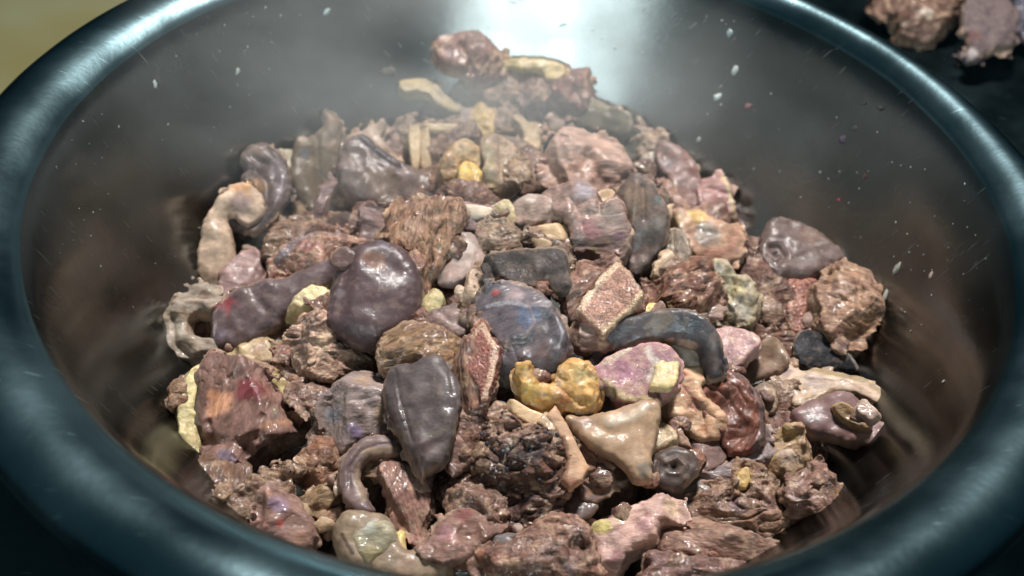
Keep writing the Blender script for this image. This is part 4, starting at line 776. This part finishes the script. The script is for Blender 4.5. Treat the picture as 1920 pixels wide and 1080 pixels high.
X('meat_chunk', M_, 'brown chunk right of the mask-like chunk under the pale crumbly piece', 'Z5', [(705, 475), (760, 440), (830, 425), (940, 468), (890, 530), (825, 590), (740, 570)], (128, 98, 80), 'crumb', 2.8)
X('membrane_piece', M_, 'shiny lilac-blue membrane lump left of the dark grey tongue-shaped piece', 'Z5', [(862, 620), (905, 540), (960, 470), (1050, 395), (1130, 372), (1215, 380), (1245, 500), (1280, 650), (1275, 760), (1100, 745), (980, 780), (925, 700)], (148, 132, 132), 'film', 3.0, T=58, D=80, ang=10,
  patches=[((1040, 690), 42, (134, 118, 158)), ((930, 600), 45, (138, 142, 158)), ((1080, 430), 50, (164, 138, 118)), ((1180, 600), 50, (160, 140, 116)), ((1060, 580), 60, (156, 136, 136)), ((980, 730), 36, (160, 142, 150))], feats=[([(900, 640), (980, 480)], 10, 8), ([(1000, 440), (1190, 450)], 12, -12), ([(960, 560), (1200, 520)], 9, -6)])
X('meat_chunk', M_, 'knobbly orange-brown meat below the lilac-blue membrane lump', 'Z5', [(755, 850), (780, 780), (825, 735), (900, 715), (985, 800), (965, 890), (885, 925), (785, 945), (750, 905)], (142, 100, 76), 'crumb', 3.5, T=46, amp=1.8, feats=[([(860, 740), (850, 900)], 12, -16)], patches=[((850, 760), 30, (150, 96, 62))])
X('gristle_lump', F_, 'tiny pale nub at the left of the knobbly orange-brown meat', 'Z5', [(725, 870), (745, 820), (775, 850), (765, 900), (735, 910)], (190, 172, 140), 'gristle', 4.1)
X('meat_chunk', M_, 'small brown bit wedged above the knobbly orange-brown meat', 'Z5', [(795, 685), (850, 625), (925, 655), (930, 715), (850, 730)], (118, 88, 74), 'crumb', 3.2)
X('skin_piece', S_, 'large smooth dark grey tongue-shaped piece pointing down', 'Z6', [(62, 230), (70, 175), (100, 135), (150, 135), (200, 148), (260, 108), (340, 118), (378, 180), (432, 250), (435, 320), (412, 450), (392, 560), (335, 640), (262, 672), (245, 712), (200, 620), (140, 480), (82, 340)], (90, 81, 84), 'skin', 4.3, T=52, D=70, tilt=(0, 0.15),
  patches=[([(100, 180), (130, 330), (190, 520)], 16, (74, 64, 66)), ((280, 570), 60, (100, 84, 86)), ((240, 640), 26, (62, 46, 46))], feats=[([(110, 170), (140, 330), (200, 540)], 10, -9), ([(380, 200), (400, 320)], 10, -8), ([(240, 560), (330, 520)], 20, 6)])
X('meat_chunk', M_, 'brown-pink meat with a dark red streak right of the tongue-shaped piece', 'Z6', [(400, 560), (430, 480), (540, 468), (565, 540), (535, 640), (460, 648), (380, 645)], (134, 100, 92), 'film', 3.0, patches=[([(480, 540), (500, 600)], 26, (130, 56, 50)), ((400, 610), 26, (150, 130, 120))])
X('meat_chunk', M_, 'beige-brown shoulder of meat left of the tongue-shaped piece tip', 'Z6', [(0, 500), (60, 505), (130, 520), (185, 600), (205, 700), (120, 700), (40, 660), (-10, 620)], (150, 118, 100), 'crumb', 3.2)
X('skin_piece', S_, 'C-shaped rubbery purple-brown ring at the lower left', 'Z8', [(925, 400), (930, 320), (960, 240), (1040, 160), (1150, 122), (1250, 135), (1285, 190), (1240, 232), (1150, 232), (1075, 262), (1040, 320), (1042, 420), (1075, 490), (1120, 560), (1050, 582), (970, 520), (935, 450)], (118, 97, 99), 'skin', 4.1, T=30, D=28,
  patches=[([(1035, 300), (1025, 400), (1060, 500)], 22, (160, 138, 118)), ([(1060, 230), (1160, 205), (1250, 200)], 22, (142, 120, 96)), ((1250, 150), 22, (150, 140, 132))], feats=[([(980, 440), (975, 320), (1050, 215), (1150, 175), (1230, 170)], 9, -9)])
X('meat_piece', M_, 'brown meat inside the C-shaped ring', 'Z8', [(1040, 270), (1120, 220), (1220, 215), (1210, 330), (1140, 350), (1050, 350)], (146, 114, 88), 'crumb', 3.4)
X('meat_piece', M_, 'long pale pinkish-brown strip right of the C-shaped ring', 'Z8', [(1180, 260), (1240, 222), (1310, 230), (1380, 360), (1412, 430), (1425, 560), (1385, 640), (1400, 700), (1385, 760), (1290, 700), (1225, 610), (1240, 480), (1175, 350)], (158, 116, 104), 'muscle', 3.8, ang=-75, T=44, patches=[((1330, 660), 40, (178, 144, 132)), ((1310, 580), 34, (160, 106, 96))])
X('organ_piece', S_, 'shiny grey-yellow ball in a beige pouch at the bottom left', 'Z8', [(900, 740), (905, 650), (960, 580), (1050, 572), (1180, 600), (1240, 680), (1300, 790), (1400, 800), (1520, 830), (1570, 920), (1400, 1000), (1200, 970), (1080, 930), (950, 860)], (156, 136, 112), 'skin', 3.5, T=55, key='pouch', root=True, patches=[((1300, 880), 70, (168, 140, 118)), ([(940, 720), (1000, 830)], 10, (84, 66, 56))])
part('pouch', 'ball', 'Z8', [(985, 700), (1008, 622), (1090, 583), (1185, 615), (1243, 690), (1235, 785), (1160, 855), (1080, 865), (1010, 805)], (156, 152, 126), 'film', T=60, D=60, dl=0.8, p=2, facets=0, patches=[((1090, 660), 50, (176, 184, 176)), ((1110, 800), 60, (152, 142, 98))])
X('fat_scrap', F_, 'bright yellow fat bits beside the grey-yellow ball', 'Z8', [(1225, 760), (1248, 700), (1280, 668), (1298, 740), (1290, 800), (1245, 812)], (214, 192, 84), 'fat', 4.1, T=18, amp=1.8)
X('meat_piece', M_, 'pinkish lump with a lilac patch hanging at the lower left edge', 'Z8', [(420, 580), (460, 510), (530, 462), (625, 445), (690, 550), (752, 615), (768, 690), (705, 778), (600, 745), (500, 700), (395, 650)], (144, 110, 102), 'film', 3.4, T=60, D=75, patches=[((570, 545), 55, (152, 126, 156)), ((580, 640), 28, (176, 74, 62)), ((700, 720), 45, (160, 120, 100)), ((480, 650), 36, (168, 120, 110))])
X('meat_chunk', M_, 'ragged brown crumbs fringing the lower left edge of the pile', 'Z8', [(105, 440), (135, 390), (230, 445), (380, 450), (460, 350), (560, 300), (645, 275), (660, 400), (590, 460), (490, 500), (470, 570), (410, 640), (330, 620), (240, 570), (160, 500)], (134, 108, 88), 'crumb', 3.0, T=60, amp=2.2, rag=6, patches=[((150, 440), 30, (170, 150, 130)), ((300, 560), 34, (160, 136, 110)), ((440, 400), 50, (136, 100, 80))])
X('meat_chunk', M_, 'flat yellowish-brown slice left of the C-shaped ring', 'Z8', [(695, 560), (690, 460), (760, 420), (830, 388), (930, 395), (940, 500), (860, 535), (780, 580), (725, 610)], (138, 112, 76), 'muscle', 3.2, T=36, ang=20, patches=[((720, 500), 30, (160, 136, 108))])
X('meat_chunk', M_, 'small tan cube between the yellowish-brown slice and the pouch', 'Z8', [(828, 645), (858, 555), (930, 530), (950, 640), (890, 695)], (158, 120, 100), 'muscle', 3.2, T=26)
X('meat_chunk', M_, 'wet dark-pink glistening meat at the bottom centre left', 'Z6', [(250, 1080), (300, 980), (360, 920), (430, 870), (520, 860), (610, 880), (685, 905), (655, 970), (560, 1020), (500, 1100), (380, 1130)], (134, 100, 90), 'film', 3.7, T=58, amp=2.2, patches=[((360, 990), 55, (160, 116, 122)), ((470, 880), 50, (132, 74, 70))])
X('meat_chunk', M_, 'brown pinkish chunk above the wet dark-pink meat', 'Z6', [(400, 800), (450, 750), (600, 755), (690, 860), (650, 920), (560, 960), (480, 900), (420, 870)], (130, 98, 84), 'crumb', 3.6, T=50, amp=1.8, patches=[((560, 900), 45, (150, 122, 116))])
X('meat_chunk', M_, 'glossy dark maroon lump right of the tongue-shaped piece tip', 'Z6', [(330, 690), (430, 660), (540, 680), (560, 760), (470, 790), (360, 780)], (92, 66, 60), 'crumb', 2.6, amp=1.8)
X('skin_piece', S_, 'wet black-grey scrap above the large brown block at the bottom', 'Y1', [(90, 590), (150, 545), (260, 530), (330, 550), (290, 590), (180, 620), (100, 640)], (92, 88, 92), 'film', 3.6, T=26)

for lb, nm, reg, poly, col, kd, kw in [
  ('cream and yellow fatty lump below the bone-edged brown block', 'fat_bit', 'Z1', [(445, 800), (480, 775), (525, 800), (532, 860), (490, 938), (445, 900)], (224, 186, 60), 'fat', dict(T=9, dl=1.3)),
  ('large lumpy tan-brown chunk at the lower right', 'fat_seam', 'Y1', [(1340, 300), (1360, 230), (1400, 205), (1410, 250), (1380, 310)], (190, 158, 76), 'fat', dict(T=6, dl=1.1)),
  ('pink-violet cut face with a yellow-olive rim under the skin arch', 'fat_rim', 'F', [(1222, 662), (1248, 656), (1268, 674), (1272, 700), (1256, 735), (1226, 752), (1218, 735), (1230, 700)], (190, 172, 112), 'fat', dict(T=8, D=7, p=3, dl=0.55, grow=3)),
  ]:
    if reg and lb in THINGS: part(lb, nm, reg, poly, col, kd, **kw)

# glinting black beads set in the porous chunk
import bmesh
def beads():
    ro, mw, at, ly = THINGS['dark porous chunk with glinting black beads in the lower centre']
    body = [c for c in ro.children if c.name.startswith('body')][0]
    co = np.empty(len(body.data.vertices)*3, np.float32); body.data.vertices.foreach_get('co', co); co = co.reshape(-1, 3)
    fr2 = random.Random(3); bm = bmesh.new()
    cand = co[co[:, 2] > np.percentile(co[:, 2], 70)]
    for _ in range(46):
        c = cand[fr2.randrange(len(cand))]
        r = fr2.uniform(0.0006, 0.0014)
        bmesh.ops.create_icosphere(bm, subdivisions=2, radius=r, matrix=Matrix.Translation(Vector(c.tolist())))
    me = bpy.data.meshes.new('bead_cluster'); bm.to_mesh(me); bm.free()
    ca = me.color_attributes.new('Col', 'FLOAT_COLOR', 'POINT')
    ca.data.foreach_set('color', np.tile([0.03, 0.03, 0.045, 1], (len(me.vertices), 1)).astype(np.float32).ravel())
    me.polygons.foreach_set('use_smooth', np.ones(len(me.polygons), bool)); me.materials.append(MAT['film'])
    o = bpy.data.objects.new('bead_cluster', me); COL.objects.link(o); o.parent = ro; o['kind'] = 'stuff'
beads()

# ------------------------------------------------------------ things on the table beyond the rim
def table_hit(px, py, z=-0.11):
    d = ray(px, py); return (z-CAM[2])/d[2]
def board():
    m = bpy.data.materials.new('worn_yellow_board'); m.use_nodes = True
    nt = m.node_tree; N = nt.nodes; b = N['Principled BSDF']
    n = N.new('ShaderNodeTexNoise'); n.inputs['Scale'].default_value = 5; n.inputs['Detail'].default_value = 3
    r = N.new('ShaderNodeValToRGB'); r.color_ramp.elements[0].position = 0.4; r.color_ramp.elements[0].color = (0.13, 0.115, 0.045, 1)
    r.color_ramp.elements[1].position = 0.62; r.color_ramp.elements[1].color = (0.15, 0.155, 0.09, 1)
    c = N.new('ShaderNodeTexCoord'); nt.links.new(c.outputs['Object'], n.inputs[0]); nt.links.new(n.outputs[0], r.inputs[0]); nt.links.new(r.outputs[0], b.inputs['Base Color'])
    b.inputs['Roughness'].default_value = 0.5
    import bmesh
    bm = bmesh.new(); bmesh.ops.create_cube(bm, size=1)
    for v in bm.verts: v.co.x *= 0.8; v.co.y *= 0.9; v.co.z *= 0.02
    bmesh.ops.bevel(bm, geom=bm.edges[:], offset=0.006, segments=3, affect='EDGES')
    me = bpy.data.meshes.new('cutting_board'); bm.to_mesh(me); bm.free(); me.materials.append(m)
    o = bpy.data.objects.new('cutting_board', me); COL.objects.link(o)
    o.location = (-0.62, 0.55, -0.1335); o.rotation_euler = (0, 0, 0.35)
    o['label'] = 'blurred yellow-green cutting board beyond the upper left of the basin rim'; o['category'] = 'cutting board'
board()
piece('meat_chunk', 'blurred brown meat chunk on the table beyond the top right rim', 'meat piece', 'T', [(380, -260), (700, -330), (1200, -300), (1330, -60), (1200, 130), (1050, 290), (880, 360), (700, 310), (600, 150), (420, 60)], (120, 88, 72),
      'crumb', 0, at=(None, table_hit(1720, 5)), k=.5, patches=[((930, 170), 70, (200, 190, 175))])
piece('skin_piece', 'blurred grey-pink skin scrap with a pale tip beyond the top right rim', 'skin piece', 'T', [(1330, 60), (1430, -90), (1600, -150), (1750, -60), (1830, 150), (1830, 400), (1740, 480), (1600, 520), (1420, 640), (1310, 640), (1350, 480), (1290, 300)],
      (105, 90, 95), 'rough', 0, at=(None, table_hit(1840, 60)), k=.5, patches=[((1350, 620), 60, (180, 170, 170)), ((1400, 430), 90, (110, 78, 78))])
piece('skin_piece', 'blurred violet-grey scrap at the photo corner behind the pale-tipped one', 'skin piece', 'T', [(1780, -200), (2100, -220), (2200, 100), (2100, 380), (1900, 380), (1850, 120)],
      (70, 66, 88), 'skin', 0, at=(None, table_hit(1930, 20)), k=.5)

used_ = set()
FSKIP = {0, 1, 2, 3, 4, 5, 6, 8, 10, 11, 12, 14, 15, 17, 18, 20, 21, 22, 23, 24, 28, 29, 30, 31, 32, 34, 35, 37, 38, 39, 40, 41, 42, 43, 45, 46, 47, 48, 49, 50, 51, 53, 54, 55, 56, 57, 58, 59, 62, 63, 64, 65, 66, 67, 68, 69, 70, 71, 72, 73, 74, 76, 78, 79, 80, 81, 82, 83, 84, 85, 86, 87, 89, 90, 91, 94, 95, 97, 98, 99, 100, 101, 102, 103, 106, 108, 109, 111, 112, 113, 114, 115, 116, 120, 121, 122, 123, 124, 127, 129}
SSKIP = {1, 5, 9, 10, 22, 24, 27, 31, 33, 34, 42, 46, 47, 53, 55, 68, 70, 73, 74}
# ------------------------------------------------------------ half-buried chunks filling the pile under the traced ones
HULL = np.array([(330, 700), (320, 600), (400, 480), (440, 360), (560, 330), (720, 300), (830, 210), (1060, 210), (1260, 300), (1400, 440), (1600, 560),
                 (1620, 660), (1640, 800), (1500, 960), (1380, 1075), (900, 1120), (640, 1060), (560, 1010), (400, 960), (350, 840)], float)
fr = random.Random(5)
spots = []
tries = 0
while len(spots) < FILL and tries < 4000:
    tries += 1
    x, y = fr.uniform(330, 1640), fr.uniform(210, 1100)
    if seg_dist(np.array([x]), np.array([y]), HULL)[0] < 28: continue
    if any(math.hypot(x-a, (y-b)*1.2) < 46 for a, b in spots): continue
    if any(math.hypot(x-a, y-b) < r for a, b, r in BARE): continue
    spots.append((x, y))
fcols = [((115, 85, 68), 'muscle'), ((120, 92, 78), 'crumb'), ((95, 76, 74), 'skin'), ((125, 92, 82), 'crumb'), ((130, 112, 100), 'gristle')]
for i, (x, y) in enumerate(spots):
    c, kd = fcols[fr.choice((0, 0, 1, 1, 2, 3, 3, 4))]
    r = fr.uniform(54, 80); n = 9; ph = fr.uniform(0, 6)
    pts = [(x+r*fr.uniform(0.75, 1.2)*math.cos(ph+6.283*j/n), y+r*fr.uniform(0.6, 0.95)*math.sin(ph+6.283*j/n)) for j in range(n)]
    an_ = fr.uniform(0, 180); near = min((math.hypot(x-P_.mean(0)[0], y-P_.mean(0)[1]), lb) for P_, lb in LABELLED)[1]
    fn = {'muscle': 'brown fibrous', 'crumb': 'crumbly brown', 'skin': 'grey-brown smooth', 'gristle': 'pale tan'}[kd]
    if i in FSKIP: continue
    lab_ = '%s chunk half buried by the %s' % (fn, short(near))
    if lab_ in used_: lab_ = 'second ' + lab_
    used_.add(lab_); lab_ = ' '.join(lab_.split()[:16])
    piece('meat_chunk', lab_, 'meat piece', 'F', pts, c, kd, -1.3, k=.4,
          ang=an_, rag=3, key='fill%d' % i, group='half-buried chunks in the gaps of the pile', vox=0.0013)


# ------------------------------------------------------------ small torn scraps lodged along the joints of the bigger pieces
placed = []
for q in TRACED:
    P_, ly_ = q
    for _ in range(1):
        i_ = fr.randrange(len(P_)); a_, b_ = P_[i_], P_[(i_+1) % len(P_)]; f_ = fr.random()
        x, y = a_[0]*(1-f_)+b_[0]*f_, a_[1]*(1-f_)+b_[1]*f_
        if seg_dist(np.array([x]), np.array([y]), HULL)[0] < 14: continue
        if any(math.hypot(x-c[0], y-c[1]) < 52 for c in placed): continue
        placed.append((x, y, ly_))
names = [('reddish-brown', (124, 84, 68), 'crumb'), ('tan', (150, 122, 98), 'crumb'), ('dark brown', (96, 70, 58), 'muscle'), ('grey-pink', (146, 120, 112), 'film'), ('cream', (186, 160, 126), 'gristle')]
for i, (x, y, ly_) in enumerate(placed):
    nm, c, kd = names[fr.choice((0, 0, 1, 2, 2, 3, 4))]
    r = fr.uniform(15, 27); n = 8; ph = fr.uniform(0, 6)
    pts = [(x+r*fr.uniform(0.5, 1.35)*math.cos(ph+6.283*j/n), y+r*fr.uniform(0.4, 1.1)*math.sin(ph+6.283*j/n)) for j in range(n)]
    near = sorted(((math.hypot(x-P_.mean(0)[0], y-P_.mean(0)[1]), lb) for P_, lb in LABELLED))[:2]
    an_ = fr.uniform(0, 180)
    if i in SSKIP: continue
    lab_ = 'small torn %s scrap by the %s' % (nm, short(near[0][1]))
    if lab_ in used_: lab_ = 'second ' + lab_
    used_.add(lab_)
    piece('meat_scrap', lab_, 'meat scrap', 'F', pts, c, kd, ly_+0.45, k=.5, ang=an_, T=7, D=5, rag=4, key='scrap%d' % i,
          group='small torn scraps between the larger pieces', vox=0.0007)

# ------------------------------------------------------------ crumbs and drops stuck on the steel wall
import bmesh
def crumb(x, y, r, col, ang=0, el=1.0, label=None, lift=0.0004):
    C, t = wall_hit(x, y)
    rr = math.hypot(C[0], C[1]); nn = Vector((-C[0]/rr, -C[1]/rr, 0.35)).normalized()
    bm = bmesh.new(); bmesh.ops.create_icosphere(bm, subdivisions=2, radius=1)
    for v in bm.verts:
        q = v.co.normalized(); f = 1+0.3*fr.uniform(-1, 1)
        v.co = Vector((q.x*f*el, q.y*f, q.z*0.45*f))
    me = bpy.data.meshes.new('crumb'); bm.to_mesh(me); bm.free()
    cc = lin(col)
    ca = me.color_attributes.new('Col', 'FLOAT_COLOR', 'POINT')
    ca.data.foreach_set('color', np.tile(np.append(cc, 1), (len(me.vertices), 1)).astype(np.float32).ravel())
    me.polygons.foreach_set('use_smooth', np.ones(len(me.polygons), bool))
    me.materials.append(MAT['fat'])
    o = bpy.data.objects.new('meat_crumb', me); COL.objects.link(o)
    s = r*0.58*t/FOC
    a = math.radians(ang); u = Vector(RT*math.cos(a)+UP*math.sin(a)); u = (u-nn*u.dot(nn)).normalized(); v = nn.cross(u)
    o.matrix_world = Matrix(((u[0]*s, v[0]*s, nn[0]*s, C[0]+nn[0]*lift), (u[1]*s, v[1]*s, nn[1]*s, C[1]+nn[1]*lift), (u[2]*s, v[2]*s, nn[2]*s, C[2]+nn[2]*lift), (0, 0, 0, 1)))
    if label: o['label'] = label; o['category'] = 'crumb'
    return o
def wall_hit(px, py):
    d = ray(px, py); t = np.linspace(0.3, 1.2, 6001); P = CAM + t[:, None]*d
    rr = np.hypot(P[:, 0], P[:, 1]); k0 = np.argmax((rr < 0.25) & (P[:, 2] > zbowl(rr)))
    k = k0 + np.argmax(P[k0:, 2] < zbowl(rr[k0:])); return P[k], t[k]
WH = (150, 146, 138)
for a in [
 (1682, 504, 12, WH, 10, 2.0, 'white crumb on the right wall above the brown fan-shaped piece'),
 (1660, 556, 10, WH, 70, 2.2, 'elongated white crumb touching the edge of the fan-shaped piece'),
 (1746, 516, 8, (170, 150, 140), 60, 1.5, 'small tan crumb right of the white crumb on the right wall'),
 (1368, 62, 9, (150, 165, 165), 60, 1.6, 'upper grey drop smear on the far right wall'),
 (1378, 132, 9, (185, 195, 190), 50, 1.7, 'pale grey smear on the far right wall below the upper smear'),
 (1345, 182, 10, (205, 215, 210), 20, 1.6, 'bright wet flake on the far right wall'),
 (1310, 262, 6, (160, 172, 170), 40, 1.6, 'small pale drop on the wall just above the pink-brown piece'),
 (1580, 262, 11, (62, 48, 70), 60, 1.3, 'purple-black scrap on the right wall'),
 (1603, 240, 8, (50, 40, 50), 30, 1.3, 'dark scrap just above the purple-black one on the wall'),
 (1622, 330, 6, (70, 30, 25), 40, 1.2, 'dark red-brown speck on the right wall'),
 (1573, 375, 5, (170, 60, 75), 10, 1.2, 'tiny red speck on the right wall'),
 (1652, 203, 7, (25, 25, 25), -10, 2.0, 'black fleck near the right rim'),
 (1621, 194, 5, (28, 26, 26), 10, 1.6, 'small black fleck left of the larger one near the right rim'),
 (1402, 200, 9, (120, 88, 92), 20, 1.5, 'dull pink smear on the far right wall'),
 (290, 158, 7, (170, 180, 175), -60, 2.0, 'pale streak on the upper left wall'),
 (445, 134, 7, (165, 175, 170), 60, 1.6, 'pale drop on the upper wall left of centre'),
 (612, 22, 8, (170, 185, 182), 40, 1.8, 'pale drop by the top edge of the photo'),
 (728, 135, 18, (95, 92, 86), 0, 1.3, 'faint brown smudge on the far wall left of the top chunk'),
 (1770, 716, 6, (150, 150, 140), 10, 1.2, 'lone pale crumb low on the right wall'),
 ]: crumb(*a)
# fine spatter: nobody could count it
bm = bmesh.new()
zones = [(380, 40, 130, 60, 30), (150, 330, 50, 160, 26), (1740, 480, 90, 110, 26), (1560, 300, 130, 140, 20), (480, 180, 150, 110, 18), (1390, 160, 60, 120, 12), (1220, 90, 130, 60, 12), (300, 470, 110, 60, 8), (1690, 600, 60, 60, 6), (620, 995, 25, 25, 8), (1180, 885, 40, 30, 8)]
for (zx, zy, sx, sy, n) in zones:
    for _ in range(n):
        x, y = fr.gauss(zx, sx*0.7), fr.gauss(zy, sy*0.7)
        C, t = wall_hit(x, y)
        rr = math.hypot(C[0], C[1])
        if rr > 0.248 or rr < 0.05: continue
        nn = Vector((-C[0]/rr, -C[1]/rr, 0.35)).normalized()
        s = fr.uniform(0.6, 1.9)*t/FOC
        r = bmesh.ops.create_icosphere(bm, subdivisions=1, radius=1)
        w = Vector((fr.uniform(-1, 1), fr.uniform(-1, 1), fr.uniform(-1, 1))).normalized(); e = fr.uniform(0, 1.2)
        for v in r['verts']:
            q = v.co.copy(); q += w*q.dot(w)*e; q -= nn*q.dot(nn)*0.6
            v.co = Vector(C) + nn*0.0002 + q*s
me = bpy.data.meshes.new('spatter'); bm.to_mesh(me); bm.free()
ca = me.color_attributes.new('Col', 'FLOAT_COLOR', 'POINT')
ca.data.foreach_set('color', np.tile([0.27, 0.30, 0.29, 1], (len(me.vertices), 1)).astype(np.float32).ravel())
me.polygons.foreach_set('use_smooth', np.ones(len(me.polygons), bool)); me.materials.append(MAT['fat'])
o = bpy.data.objects.new('grease_spatter', me); COL.objects.link(o); o['kind'] = 'stuff'; o['label'] = 'fine pale grease spatter dotted over the inside of the steel basin'; o['category'] = 'spatter'

# ------------------------------------------------------------ thin steam drifting over the back left of the pile
sm = bpy.data.materials.new('steam'); sm.use_nodes = True
N = sm.node_tree.nodes; L = sm.node_tree.links; N.remove(N['Principled BSDF'])
pv = N.new('ShaderNodeVolumePrincipled'); pv.inputs['Color'].default_value = (0.9, 0.93, 0.93, 1); pv.inputs['Anisotropy'].default_value = 0.2
tcv = N.new('ShaderNodeTexCoord'); nv = N.new('ShaderNodeTexNoise'); nv.inputs['Scale'].default_value = 2.2; nv.inputs['Detail'].default_value = 3
L.new(tcv.outputs['Object'], nv.inputs[0])
ln = N.new('ShaderNodeVectorMath'); ln.operation = 'LENGTH'; L.new(tcv.outputs['Object'], ln.inputs[0])
fo = N.new('ShaderNodeMapRange'); fo.inputs[1].default_value = 1.0; fo.inputs[2].default_value = 0.3; fo.inputs[3].default_value = 0; fo.inputs[4].default_value = STEAM
L.new(ln.outputs['Value'], fo.inputs[0])
nm_ = N.new('ShaderNodeMapRange'); nm_.inputs[1].default_value = 0.40; nm_.inputs[2].default_value = 0.62
L.new(nv.outputs[0], nm_.inputs[0])
mu = N.new('ShaderNodeMath'); mu.operation = 'MULTIPLY'; L.new(fo.outputs[0], mu.inputs[0]); L.new(nm_.outputs[0], mu.inputs[1])
L.new(mu.outputs[0], pv.inputs['Density']); L.new(pv.outputs[0], N['Material Output'].inputs['Volume'])
bm = bmesh.new(); bmesh.ops.create_icosphere(bm, subdivisions=3, radius=1)
me = bpy.data.meshes.new('steam'); bm.to_mesh(me); bm.free(); me.materials.append(sm)
o = bpy.data.objects.new('steam', me); COL.objects.link(o); o.location = (-0.05, 0.10, -0.01); o.scale = (0.21, 0.15, 0.11); o['kind'] = 'stuff'
print('verts', NV[0])
